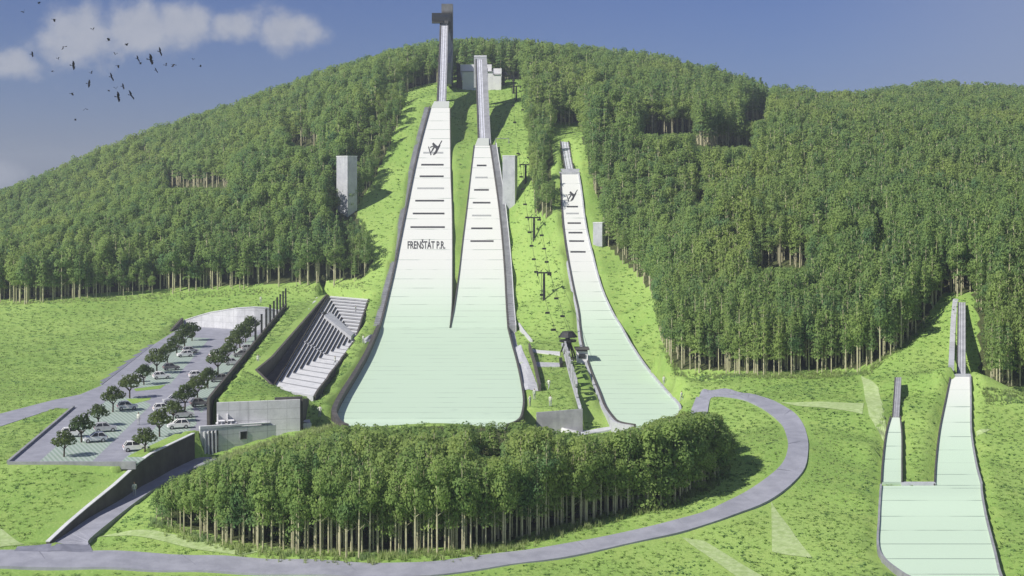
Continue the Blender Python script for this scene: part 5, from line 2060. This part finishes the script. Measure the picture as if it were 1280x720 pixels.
POSES = {p: person_meshes(p) for p in ('walk', 'stand', 'hip')}
for px, py, pose, face, lab, surf in (
        (168, 622, 'walk', 200, 'person in pale clothes walking down the asphalt path beside the dark wall', None),
        (173, 531, 'stand', 160, 'person in pale clothes standing in the middle lane of the car park', 0.0),
        (322.5, 456, 'hip', 20, 'person in pale clothes standing on the grass terrace beside the long parapet wall', None),
        (326, 379, 'stand', 10, 'person in pale clothes standing on the meadow above the curved car park wall', None),
        (445, 391.5, 'stand', 60, 'person in pale clothes standing on the far rows of the spectator stand', 'stand'),
        (424, 459, 'walk', 70, 'person in pale clothes walking on the white lower steps of the spectator stand', 'stand'),
        (454, 430, 'stand', 120, 'person in pale clothes standing on the little ramp between stand and outrun', None),
        (400, 522, 'hip', 180, 'person in pale clothes standing on grass right of the service building', None),
        (686, 487, 'walk', 150, 'person in pale clothes walking on grass right of the paved apron, uppermost of that group', None),
        (668, 500, 'stand', 200, 'person in pale clothes on grass beside the paved apron corner, upper of a close pair', None),
        (662.5, 508.5, 'hip', 230, 'person in pale clothes on grass beside the wide outrun, lower of a close pair', None),
        (688, 508.5, 'stand', 170, 'person in pale clothes standing on grass just above the concrete front face', None),
        (830, 482, 'stand', 200, 'person in pale clothes standing at the right edge of the slim outrun below the wood', None),
        (852, 502.5, 'walk', 220, 'person in pale clothes walking on grass at the end of the looping road', None)):
    if surf == 0.0:
        loc = W(px, py, .01)
    elif surf == 'stand':
        best = None
        for uu in np.linspace(0.02, .98, 49):
            for v2 in np.linspace(.02, .98, 97):
                lv = max(uu, abs(v2 - SVC) / (SVC if v2 < SVC else 1 - SVC))
                p = sp(uu, v2, math.ceil(lv * NST) / NST)
                e = abs(CX + p[0] / p[1] * F - px) + abs(HY - (p[2] - CH) / p[1] * F - py)
                if best is None or e < best[0]:
                    best = (e, p)
        loc = best[1]
    else:
        loc = G(px, py)
        lift = .12 if py in (622, 430) else 0.02
        loc = (loc[0], loc[1], loc[2] + lift)
    b_, h_ = POSES[pose]
    o = bpy.data.objects.new('person', b_)
    o.location, o.rotation_euler = loc, (0, 0, math.radians(face))
    COL.objects.link(o)
    tag(o, lab, 'person', 'visitors walking about the stadium')
    hh = bpy.data.objects.new('hair', h_)
    COL.objects.link(hh)
    hh.parent = o

# ------------------------------------------------------------------ birds


def bird_mesh(spread, up):
    bd = MB()
    n = 8
    prof = [(-.30, .012), (-.18, .04), (-.02, .062), (.12, .055), (.20, .035), (.25, .036), (.29, .02), (.35, .004)]
    vs, fs = [], []
    for x, r_ in prof:
        for k in range(n):
            w = 2 * math.pi * k / n
            vs.append((x, math.cos(w) * r_, math.sin(w) * r_ * .9))
    for i in range(len(prof) - 1):
        for k in range(n):
            a, b = i * n + k, i * n + (k + 1) % n
            fs.append((a, b, b + n, a + n))
    bd.mesh(vs, fs)
    bd.prism([(-.48, -.10, -.012), (-.25, -.03, -.012), (-.25, .03, -.012), (-.48, .10, -.012)], [(-.48, -.10, .008), (-.25, -.03, .008), (-.25, .03, .008), (-.48, .10, .008)])
    for s_ in (-1, 1):
        P = [(.14, .04, 0), (.20, .30 * spread, .16 * up), (.10, .62 * spread, .20 * up), (-.08, .78 * spread, .16 * up), (-.10, .50 * spread, .14 * up), (-.16, .28 * spread, .09 * up), (-.10, .04, 0)]
        P = [(x, y * s_, z) for x, y, z in P]
        for tri in ((0, 1, 5, 6), (1, 2, 4, 5), (2, 3, 4)):
            q = [P[i] for i in tri]
            if s_ < 0:
                q = q[::-1]
            bd.prism([(a, b, c - .008) for a, b, c in q], [(a, b, c + .008) for a, b, c in q])
    o = bd.build('bird', M['feather'], None, (0, 0, 0))
    me = o.data
    bpy.data.objects.remove(o)
    return me


BM = [bird_mesh(1.0, .6), bird_mesh(.62, 2.2), bird_mesh(.8, -1.5)]
birds = [(217, 20, 1.0, 1, 'black bird at the top edge, uppermost of the flock'), (133, 70, 1.2, 1, 'black bird flapping near the top left corner'), (305, 108, 1.4, 2, 'black bird with drooping wings left of the cloud top'),
         (522, 168, 1.0, 1, 'small black bird in front of the top of the long cloud'), (613, 228, 1.3, 1, 'black bird flapping in the middle of the long cloud'), (712, 255, 1.2, 1, 'black bird right of the bird in mid cloud'),
         (357, 262, 1.3, 2, 'black bird at the left tip of the long cloud'), (181, 307, 1.2, 0, 'black bird alone between the two clouds, leftmost one'), (327, 332, .8, 1, 'tiny black bird below the left tip of the cloud'),
         (297, 398, .8, 2, 'tiny black bird at the lower left under the cloud tip'), (412, 370, 1.7, 0, 'large black bird gliding with wide wings in the left half of the cloud'), (649, 307, 1.0, 1, 'small black bird above the cloud bottom in mid flock'),
         (664, 368, 1.2, 2, 'black bird at the cloud bottom directly below another one'), (515, 413, 1.1, 1, 'black bird just below the cloud, centre left'), (775, 332, 1.3, 0, 'black bird of a close pair at the right, upper one'),
         (790, 360, 1.0, 1, 'black bird of a close pair at the right, lower one'), (848, 337, 2.2, 0, 'largest black bird gliding steeply banked at the right of the flock'), (900, 292, 1.6, 0, 'black bird gliding upright above the large banked bird'),
         (934, 369, 1.1, 1, 'black bird right of the large banked bird, left of a pair'), (977, 362, 1.4, 2, 'black bird right of the large banked bird, right of a pair'), (878, 397, 1.1, 0, 'small black bird directly below the large banked bird'),
         (1087, 336, .7, 1, 'tiny black bird far right of the flock, upper of the last two'), (1127, 375, .9, 1, 'tiny black bird far right of the flock, lower of the last two'), (627, 435, 1.6, 0, 'black bird gliding below the middle of the cloud'),
         (500, 472, 1.4, 0, 'black bird gliding below the cloud, left of centre'), (692, 488, 1.2, 0, 'black bird at the lower right cluster, upper right one'), (652, 500, 1.1, 1, 'black bird in the middle of the lower right cluster'),
         (612, 507, .9, 2, 'small black bird at the left of the lower right cluster'), (664, 547, 1.9, 0, 'big black bird with spread wings at the bottom of the lower cluster'), (737, 537, 1.9, 0, 'big black bird with spread wings rightmost in the lower cluster'),
         (404, 524, 1.3, 2, 'black bird on its own at the lower left of the flock'), (480, 611, 1.0, 2, 'small black bird second lowest of the flock above the wood'), (424, 677, .9, 1, 'small black bird lowest of the flock just above the wooded ridge')]
for i, (bx, by, s_, k, lab) in enumerate(birds):
    D = 140 + (i * 53) % 40
    x, y, z = U(bx / 4.5, by / 4.5, D)
    o = bpy.data.objects.new('bird', BM[k])
    o.location = (x, y, z)
    if k == 0:
        o.rotation_euler = (math.radians(50 + (i * 29) % 20), math.radians(10), math.radians(20 + (i * 17) % 50))
    else:
        o.rotation_euler = (math.radians((i * 41) % 50 - 10), math.radians((i * 23) % 30 - 15), math.radians((i * 71) % 180 - 120))
    sc = s_ * .46 * D / 150
    o.scale = (sc, sc, sc)
    COL.objects.link(o)
    tag(o, lab, 'bird', 'flock of black birds in the sky')

# ------------------------------------------------------------------ woods
FT = []       # prototypes for the near wood: (trunk mesh, crown mesh, height)
for i, (kind, h, nl, fr) in enumerate((('round', 9.0, 640, .60), ('column', 9.5, 590, .60), ('spruce', 10.0, 640, .64), ('round', 8.4, 620, .62), ('column', 9.2, 600, .57), ('spruce', 9.4, 600, .60),
                                             ('round', 9.0, 760, .84), ('column', 9.4, 720, .86), ('spruce', 9.8, 720, .84), ('round', 8.6, 760, .82))):
    t_, c_ = tall_tree(kind, h, 40 + i, int(nl * 1.35), .34, M['leaf'], M['trunk'], fr, .13)
    FT.append((t_.data, c_, h))
    bpy.data.objects.remove(t_)

# outline of the lower wood: base line (front), top line (canopy) in the photograph
front_px = [(188, 652), (230, 668), (300, 686), (380, 695), (450, 699), (560, 695), (640, 683), (716, 660), (755, 648), (800, 640), (849, 628), (892, 604), (912, 582)]
front_w = [G(px, py)[:2] for px, py in front_px]
back_w = [((px - CX) / F * D, D) for px, D in ((918, 196), (880, 199), (800, 197), (735, 199), (700, 197), (640, 196), (540, 195), (440, 194), (400, 191), (350, 187), (300, 182), (240, 174), (205, 166))]
WOODPOLY = front_w + back_w
top_px = [180, 200, 240, 280, 320, 350, 400, 430, 480, 540, 600, 640, 668, 700, 740, 790, 830, 860, 900, 914, 922]
top_py = [640, 606, 590, 577, 563, 553, 541, 531, 531, 531, 530, 529, 530, 540, 545, 536, 524, 515, 519, 540, 575]
cand = []
sp_ = 1.6
for a in np.arange(-50, 40, sp_):
    for b in np.arange(140, 202, sp_):
        cand.append((a + random.uniform(-.8, .8), b + random.uniform(-.8, .8)))
# a denser line of stems along the front edge
for (p, q) in zip(front_w[:-1], front_w[1:]):
    L = math.hypot(q[0] - p[0], q[1] - p[1])
    for k in range(int(L / .62)):
        t = (k + random.random()) / (L / .62)
        cand.append((p[0] + (q[0] - p[0]) * t + random.uniform(-.3, .3), p[1] + (q[1] - p[1]) * t + random.uniform(-.1, 1.7)))
ca = np.array(cand)
ok = inpoly(ca[:, 0], ca[:, 1] - .9, WOODPOLY) | (inpoly(ca[:, 0], ca[:, 1], WOODPOLY))
ca = ca[ok]
zz = T(ca[:, 0], ca[:, 1])
near = []
HOLES = [(592, 648, 561, 580)]
for (x, y), z in zip(ca, zz):
    px = CX + x / y * F
    zmax = CH - (np.interp(px, top_px, top_py) - HY) / F * y - z
    h = random.uniform(7.4, 10.2)
    h = min(h, zmax + random.uniform(-.7, .35))
    if h < 2.6:
        continue
    pyt, pyb = HY + (CH - z - h) / y * F, HY + (CH - z) / y * F
    for a, b, c, d in HOLES:
        if a < px < b and pyt < d - 1 and pyb > d + 2:
            h = min(h, (pyb - d + 7 + random.uniform(-3, 3)) / F * y)
    if h < 3:
        continue
    near.append((y, x, z, h, px))
near.sort()
fy = [p[1] for p in front_w]
# nearest ones: their own objects with parts
N_IND = 298
far_rest = near[N_IND:]
edge_d = {}
for i, (y, x, z, h, px) in enumerate(near[:N_IND]):
    edge = not inpoly([x], [y - 3.0], WOODPOLY)[0]
    pb_ = HY + (CH - z) / y * F
    gap = any(a - 3 < px < b + 3 and d - 22 < pb_ < d + 4 for a, b, c, d in HOLES)
    ft = FT[(i * 5 + int(x * 7)) % 6] if edge or gap else FT[6 + (i * 3 + int(x * 7)) % 4]
    s_ = h / ft[2]
    lab = 'leafy tree with bare pale trunk standing along the front edge of the lower wood' if edge else 'leafy tree inside the lower wood showing only its green crown'
    grp = 'trees along the front edge of the lower wood' if edge else 'trees inside the lower wood'
    if gap and not edge:
        lab, grp = 'leafy tree with bare pale trunk at a small gap inside the lower wood', 'trees at the gaps inside the lower wood'
    w_ = max(.66, min(1.1, s_)) * (.80 if not edge else .66)
    tree_from(ft[:2], 'forest_tree', lab, 'tree', (x, y, z - .05), random.uniform(0, 6.28), (w_, w_, s_), grp)

# hill woods: one object each, scattered over the slope
clear = [(-900, 379), (0, 379), (30, 381), (120, 372), (200, 368), (300, 362), (400, 358), (455, 353), (467, 330), (452, 290), (446, 264), (470, 226), (486, 188), (500, 150), (506, 122), (518, 98),
         (566, 96), (575, 104), (635, 92), (656, 100), (660, 140), (661, 190), (666, 240), (670, 272), (688, 279), (693, 250), (689, 180), (692, 158), (724, 158), (734, 200), (741, 240), (753, 262), (759, 312), (776, 330), (800, 350),
         (822, 385), (826, 430), (845, 467), (950, 470), (1075, 466), (1110, 450), (1150, 415), (1163, 395), (1180, 372), (1215, 371), (1223, 400), (1225, 488), (1900, 490), (1900, 2200), (-900, 2200)]
patches = [(205, 292, 213, 236), (358, 400, 160, 184), (800, 870, 141, 168), (865, 945, 155, 183), (925, 966, 137, 152), (940, 1012, 313, 335), (868, 884, 238, 254), (1092, 1108, 288, 303)]
pts = []
y = 205.0
while y < 690:
    s_ = 1.55 if y < 300 else 2.0 if y < 400 else 2.4 if y < 480 else 2.9
    half = y * 0.50 + 16
    xs = np.arange(-half, half, s_)
    for x in xs:
        pts.append((x + random.uniform(-.45, .45) * s_, y + random.uniform(-.45, .45) * s_))
    y += s_ * .95
pa = np.array(pts)
pz = T(pa[:, 0], pa[:, 1])
ppx = CX + pa[:, 0] / pa[:, 1] * F
ppy = HY + (CH - pz) / pa[:, 1] * F
lim = (inpoly(ppx, ppy, clear) & (pa[:, 1] < 515)) | (pa[:, 1] < 215)
lim |= (pa[:, 1] >= 495) & (pa[:, 1] < 516) & (ppx > 548) & (ppx < 652)
lim |= (pa[:, 1] < 345) & (ppx < 640)
lim |= (pa[:, 1] > 470) & (pa[:, 1] < 500) & (pa[:, 0] > -42) & (pa[:, 0] < -20)
hh = np.array([random.uniform(.78, 1.2) for _ in range(len(pa))])
hts = np.interp(pa[:, 1], [220, 300, 420, 620], [10.5, 11.0, 12.0, 14.0]) * hh
ptop = ppy - hts / pa[:, 1] * F
for (a, b, c, d) in patches:
    hit = (ppx > a) & (ppx < b) & (ppy > d + 1) & (ptop < d)
    newh = (ppy - d + rng.uniform(-2.5, 2.5, len(pa))) / F * pa[:, 1]
    hts = np.where(hit, np.minimum(hts, newh), hts)
    lim |= hit & (newh < 3.0)
ptop = ppy - hts / pa[:, 1] * F
strip_ = (ppx > 655) & (ppx < 698) & (pa[:, 1] < 425)
hts = np.where(strip_, hts * .72, hts)
ptop = ppy - hts / pa[:, 1] * F
# crowns may not grow up in front of what the clearings show
cw = np.interp(pa[:, 1], [220, 620], [1.3, 2.0]) / pa[:, 1] * F
for (x0, x1, y0, y1, D_) in ((416, 450, 190, 262, 383), (691, 727, 160, 228, 402), (1178, 1226, 372, 470, 236), (1110, 1132, 468, 520, 214), (626, 652, 190, 228, 384), (738, 762, 272, 316, 347),
                             (566, 640, 76, 108, 500), (534, 570, 90, 135, 434), (702, 726, 228, 300, 360), (652, 663, 200, 240, 372)):
    hit = (pa[:, 1] < D_) & (ppx + cw > x0) & (ppx - cw < x1) & (ptop < y1) & (ppy > y0)
    newh = (ppy - y1 + rng.uniform(-2, 3, len(pa))) / F * pa[:, 1]
    hts = np.where(hit, np.minimum(hts, newh), hts)
    lim |= hit & (newh < 3.2)
sh_ = pa[:, 0] + 8.0
shz = T(sh_, pa[:, 1])
near_lane = inpoly(CX + sh_ / pa[:, 1] * F, HY + (CH - shz) / pa[:, 1] * F, clear) & (ppx < 556) & (pa[:, 1] > 352) & (pa[:, 1] < 500)
hts = np.where(near_lane, hts * .62, hts)
lim |= near_lane & (hts < 3.0)
keep = ~lim
pa, pz, hts, ppx, ppy = pa[keep], pz[keep], hts[keep], ppx[keep], ppy[keep]
sx_, sy_ = pa[:, 0] * (pa[:, 1] - 9) / pa[:, 1], pa[:, 1] - 9
szz = T(sx_, sy_)
spx, spy = CX + sx_ / sy_ * F, HY + (CH - szz) / sy_ * F
edge_tree = inpoly(spx, spy, clear) | (sy_ < 215)
for (a, b, c, d) in patches:
    edge_tree |= (ppx > a - 3) & (ppx < b + 3) & (ppy < d + 2) & (ppy > c - 16)



def gn_scatter(name, P, hts, rots, protos_idx, protos, wid, label, kind='stuff', leafmat=None):
    """one object: points that carry height, turn and kind, with trees set on them by geometry nodes"""
    me = bpy.data.meshes.new(name)
    me.vertices.add(len(P))
    me.vertices.foreach_set('co', np.asarray(P, float).ravel())
    for nm, typ, data in (('tall', 'FLOAT', hts), ('wide', 'FLOAT', wid), ('turn', 'FLOAT', rots), ('sort', 'INT', protos_idx)):
        at = me.attributes.new(nm, typ, 'POINT')
        at.data.foreach_set('value', np.asarray(data, dtype=float if typ == 'FLOAT' else int))
    me.update()
    o = bpy.data.objects.new(name, me)
    COL.objects.link(o)
    tag(o, label, None, None, kind)
    g = bpy.data.node_groups.new(name + '_scatter', 'GeometryNodeTree')
    g.interface.new_socket('Geometry', in_out='INPUT', socket_type='NodeSocketGeometry')
    g.interface.new_socket('Geometry', in_out='OUTPUT', socket_type='NodeSocketGeometry')
    gi, go = g.nodes.new('NodeGroupInput'), g.nodes.new('NodeGroupOutput')

    def attr(nm, dt):
        a = g.nodes.new('GeometryNodeInputNamedAttribute')
        a.data_type = dt
        a.inputs['Name'].default_value = nm
        return a.outputs[0]
    tall, wide, turn, sort = attr('tall', 'FLOAT'), attr('wide', 'FLOAT'), attr('turn', 'FLOAT'), attr('sort', 'INT')
    cs = g.nodes.new('ShaderNodeCombineXYZ')
    g.links.new(wide, cs.inputs[0])
    g.links.new(wide, cs.inputs[1])
    g.links.new(tall, cs.inputs[2])
    cr = g.nodes.new('ShaderNodeCombineXYZ')
    g.links.new(turn, cr.inputs[2])
    e2r = g.nodes.new('FunctionNodeEulerToRotation')
    g.links.new(cr.outputs[0], e2r.inputs[0])
    join = g.nodes.new('GeometryNodeJoinGeometry')
    for i, parts in enumerate(protos):
        jn = g.nodes.new('GeometryNodeJoinGeometry')
        for ob in parts:
            oi = g.nodes.new('GeometryNodeObjectInfo')
            oi.transform_space = 'ORIGINAL'
            oi.inputs['Object'].default_value = ob
            src = oi.outputs['Geometry']
            if leafmat is not None and ob.name.startswith('crown'):
                sm = g.nodes.new('GeometryNodeSetMaterial')
                sm.inputs['Material'].default_value = leafmat
                g.links.new(src, sm.inputs['Geometry'])
                src = sm.outputs[0]
            g.links.new(src, jn.inputs[0])
        cmp_ = g.nodes.new('FunctionNodeCompare')
        cmp_.data_type = 'INT'
        cmp_.operation = 'EQUAL'
        g.links.new(sort, cmp_.inputs[2])
        cmp_.inputs[3].default_value = i
        iop = g.nodes.new('GeometryNodeInstanceOnPoints')
        g.links.new(gi.outputs[0], iop.inputs['Points'])
        g.links.new(cmp_.outputs[0], iop.inputs['Selection'])
        g.links.new(jn.outputs[0], iop.inputs['Instance'])
        g.links.new(e2r.outputs[0], iop.inputs['Rotation'])
        g.links.new(cs.outputs[0], iop.inputs['Scale'])
        g.links.new(iop.outputs[0], join.inputs[0])
    g.links.new(join.outputs[0], go.inputs[0])
    md = o.modifiers.new('scatter', 'NODES')
    md.node_group = g
    return o

# sources: the parts of ten of the near trees
src = []
for i in range(10):
    for o in COL.objects:
        if o.type == 'MESH' and o.data == FT[i][0] and o.parent is not None:
            src.append([o] + [c for c in o.parent.children if c.data == FT[i][1]])
            break
fh = [f[2] for f in FT][:len(src)]


def wood(name, sel, label, leafmat, conifer=.35):
    P = np.stack([pa[sel, 0], pa[sel, 1], pz[sel] - .1], 1)
    n = len(P)
    con = rng.random(n) < conifer
    kinds = np.where(edge_tree[sel], np.where(con, rng.choice([2, 5], n), rng.choice([0, 1, 3, 4], n)), np.where(con, 8, rng.choice([6, 7, 9], n)))
    sc = hts[sel] / np.array(fh)[kinds]
    gn_scatter(name, P, sc, rng.uniform(0, 6.28, n), kinds, src, sc * rng.uniform(.85, 1.12, n) * np.interp(P[:, 1], [230, 300, 500], [.66, .80, 1.02]), label, 'stuff', leafmat)


left = ppx < 556
wood('forest', left, 'dense green mixed forest covering the hill left of the jumps', M['leaf_far'], .25)
wood('forest', ~left, 'dense green mixed forest covering the summit and the hill right of the jumps', M['leaf_far'], .42)
if far_rest:
    P = np.array([(x, y, z - .1) for y, x, z, h, px in far_rest])
    n = len(P)
    kinds = rng.integers(6, 10, n)
    sc = np.array([r[3] for r in far_rest]) / np.array(fh)[kinds]
    gn_scatter('lower_wood', P, sc, rng.uniform(0, 6.28, n), kinds, src, np.clip(sc, .7, 1.15), 'crowns at the back of the lower wood in front of the big outrun', 'stuff', M['leaf'])

# forest floor: brown litter in the ground sheet wherever the woods stand
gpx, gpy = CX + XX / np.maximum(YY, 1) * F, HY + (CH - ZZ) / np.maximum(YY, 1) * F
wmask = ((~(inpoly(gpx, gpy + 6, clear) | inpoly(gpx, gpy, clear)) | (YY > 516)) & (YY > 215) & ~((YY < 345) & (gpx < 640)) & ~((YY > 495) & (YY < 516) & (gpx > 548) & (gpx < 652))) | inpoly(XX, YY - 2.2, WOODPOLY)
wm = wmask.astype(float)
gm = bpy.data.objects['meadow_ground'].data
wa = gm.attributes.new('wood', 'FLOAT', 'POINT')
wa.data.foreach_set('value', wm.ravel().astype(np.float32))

# ------------------------------------------------------------------ air
hm_ = bpy.data.materials.new('haze_air')
hm_.use_nodes = True
hm_.node_tree.nodes.clear()
ho_ = hm_.node_tree.nodes.new('ShaderNodeOutputMaterial')
hv_ = hm_.node_tree.nodes.new('ShaderNodeVolumePrincipled')
hv_.inputs['Color'].default_value = (0.84, 0.92, 1.0, 1)
hv_.inputs['Density'].default_value = 0.00030
hv_.inputs['Anisotropy'].default_value = 0.2
hm_.node_tree.links.new(hv_.outputs[0], ho_.inputs['Volume'])
mb = MB()
mb.box((0, 1250, float(ZZ.min()) - 2.5), (6400, 5800, 112 - float(ZZ.min())))
tag(mb.build('haze', hm_), 'thin pale haze in the air over the valley', None, None, 'stuff')

# ------------------------------------------------------------------ grass tufts
mb = MB()
for k in range(16):
    w = random.uniform(0, 6.28)
    r_ = random.uniform(0, .35)
    x, y_ = math.cos(w) * r_, math.sin(w) * r_
    hgt = random.uniform(.55, 1.0)
    lx, ly = random.uniform(-.25, .25), random.uniform(-.25, .25)
    ww = random.uniform(0, 3.14)
    dx, dy = math.cos(ww) * .045, math.sin(ww) * .045
    mb.face([(x - dx, y_ - dy, 0), (x + dx, y_ + dy, 0), (x + lx * .5 + dx * .7, y_ + ly * .5 + dy * .7, hgt * .6), (x + lx, y_ + ly, hgt), (x + lx * .5 - dx * .7, y_ + ly * .5 - dy * .7, hgt * .6)])


def up_normals(o):
    """blades take the light like the lawn they stand in"""
    me = o.data
    me.polygons.foreach_set('use_smooth', [True] * len(me.polygons))
    me.normals_split_custom_set_from_vertices([Vector((v.co.x * .25, v.co.y * .25, 1)).normalized() for v in me.vertices])


first_tuft = mb.build('meadow_grass_tuft', M['tuft'], None, (0, 0, 0))
fp = front_w[2]
up_normals(first_tuft)
first_tuft.location = (fp[0], fp[1] - 1.2, Tz(fp[0], fp[1] - 1.2))
tag(first_tuft, 'pale tuft of tall grass in front of the lower wood', None, None, 'stuff')
tp_ = []
for (p, q) in zip(front_w[:-1], front_w[1:]):
    L = math.hypot(q[0] - p[0], q[1] - p[1])
    for k in range(int(L * 15)):
        t = random.random()
        d = min(abs(random.gauss(0, 1)) * 1.3 - 1.0, 2.2)
        x, y_ = p[0] + (q[0] - p[0]) * t + random.uniform(-.3, .3), p[1] + (q[1] - p[1]) * t - d
        tp_.append((x, y_))
for (px0, py0, px1, py1, cnt_) in ((0, 380, 120, 374, 260), (120, 374, 455, 355, 700), (850, 470, 1080, 467, 800), (1080, 467, 1160, 400, 400), (1226, 491, 1300, 493, 250), (826, 432, 850, 468, 150),
                                   (300, 566, 420, 532, 500), (250, 585, 300, 566, 200)):
    for k in range(cnt_):
        t = random.random()
        g_ = G(px0 + (px1 - px0) * t, py0 + (py1 - py0) * t)
        tp_.append((g_[0] + random.uniform(-.6, .6), g_[1] - random.uniform(-.8, 2.6)))
ta = np.array(tp_)
tz_ = T(ta[:, 0], ta[:, 1])
n = len(ta)
sc = rng.uniform(.35, .85, n) * np.where(ta[:, 1] > 200, .75, 1.0)
gn_scatter('tall_grass', np.stack([ta[:, 0], ta[:, 1], tz_ - .03], 1), sc, rng.uniform(0, 6.28, n), np.zeros(n, int), [[first_tuft]], sc, 'pale tall grass fringing the woods')

# short meadow grass: broad low tufts over every open lawn
mb = MB()
for k in range(15):
    w = random.uniform(0, 6.28)
    r_ = random.uniform(0, .5)
    x, y_ = math.cos(w) * r_, math.sin(w) * r_
    hgt = random.uniform(.07, .19)
    lx, ly = random.uniform(-.22, .22), random.uniform(-.22, .22)
    ww = random.uniform(0, 3.14)
    dx, dy = math.cos(ww) * .075, math.sin(ww) * .075
    mb.face([(x - dx, y_ - dy, 0), (x + dx, y_ + dy, 0), (x + lx * .5 + dx * .8, y_ + ly * .5 + dy * .8, hgt * .6), (x + lx, y_ + ly, hgt), (x + lx * .5 - dx * .8, y_ + ly * .5 - dy * .8, hgt * .6)])
low_tuft = mb.build('meadow_grass_tuft', M['blades'], None, (0, 0, 0))
q = G(330, 470)
up_normals(low_tuft)
low_tuft.location = q
tag(low_tuft, 'low tuft of bright grass on the terrace', None, None, 'stuff')
gp = []
for y_ in np.concatenate([np.arange(124, 260, .85), np.arange(260, 520, 1.4)]):
    st_ = .85 if y_ < 260 else 1.4
    for x in np.arange(-y_ * .50 - 6, y_ * .50 + 6, st_):
        gp.append((x + random.uniform(-.5, .5) * st_, y_ + random.uniform(-.5, .5) * st_))
ga = np.array(gp)
gz_ = T(ga[:, 0], ga[:, 1])
gpx2, gpy2 = CX + ga[:, 0] / ga[:, 1] * F, HY + (CH - gz_) / ga[:, 1] * F
okg = inpoly(gpx2, gpy2, clear) & (ga[:, 1] < 516) & ~inpoly(ga[:, 0], ga[:, 1], WOODPOLY)
roadpoly = [(p[0] - .2, p[1] + .5) for p in LR2] + [(p[0] + .2, p[1] - .7) for p in RR2[::-1]]
pathpoly = [(p[0] - 1.2, p[1]) for p in PATH_L] + [(p[0] + .7, p[1]) for p in PATH_R[::-1]]


def swell(pg, d):
    c = np.mean(np.array([(p[0], p[1]) for p in pg]), 0)
    out = []
    for p in pg:
        v = np.array([p[0], p[1]]) - c
        L = max(1e-6, np.hypot(*v))
        out.append(tuple(c + v * (L + d) / L))
    return out


strips = [[p[:2] for p in q] for q in ((G(661, 436), G(700, 440), G(700, 445), G(664, 440.5)), (G(667, 453), G(699, 454), G(700, 459), G(669, 459)), (G(455, 424), G(473, 415), G(470, 421), G(456, 430)))] + [[g_[:2] for g_ in q] for q in PATCHES]
for pg in strips + [roadpoly, pathpoly, swell(PARK, .8), swell(ACCESS, .3), swell(STANDPOLY, .3), swell(BLD, .8), side_strip, [p[:2] for p in tp_l] + [p[:2] for p in tp_r[::-1]], ap_l + ap_r[::-1], pl + pr[::-1], mouth_l + mouth_r[::-1]]:
    for dx_, dy_ in ((0, 0), (.35, 0), (-.35, 0)):
        okg &= ~inpoly(ga[:, 0] + dx_, ga[:, 1] + dy_, pg)
for k_, sec in HILLS.items():
    okg &= ~inpoly(ga[:, 0], ga[:, 1], outline(sec, 1.1 if k_ in ('sr', 'sl', 'so') else 2.0))
okg &= ~((np.abs(ga[:, 0] - BERM['x'] + .3) < .7) & (ga[:, 1] > 211) & (ga[:, 1] < 291))
okg &= ~((ga[:, 0] > BERM['x'] - .2) & (ga[:, 0] < 15.2) & (ga[:, 1] > 216) & (ga[:, 1] < 288))
for e0, e1 in zip(ew[:-1], ew[1:]):
    tt = (ga[:, 1] - e0[1]) / (e1[1] - e0[1])
    okg &= ~((tt >= 0) & (tt <= 1) & (np.abs(ga[:, 0] - (e0[0] + (e1[0] - e0[0]) * tt) + .2) < .9))
ga, gz_ = ga[okg], gz_[okg]
n = len(ga)
sc = rng.uniform(.7, 1.5, n) * np.where(ga[:, 1] > 260, 1.35, 1.0)
gn_scatter('meadow_grass', np.stack([ga[:, 0], ga[:, 1], gz_ - .04], 1), sc * rng.uniform(.6, 1.1, n), rng.uniform(0, 6.28, n), np.zeros(n, int), [[low_tuft]], sc, 'short bright grass covering the meadows and lanes')
print('tufts', n, 'hill trees', len(pa), 'near', len(near))
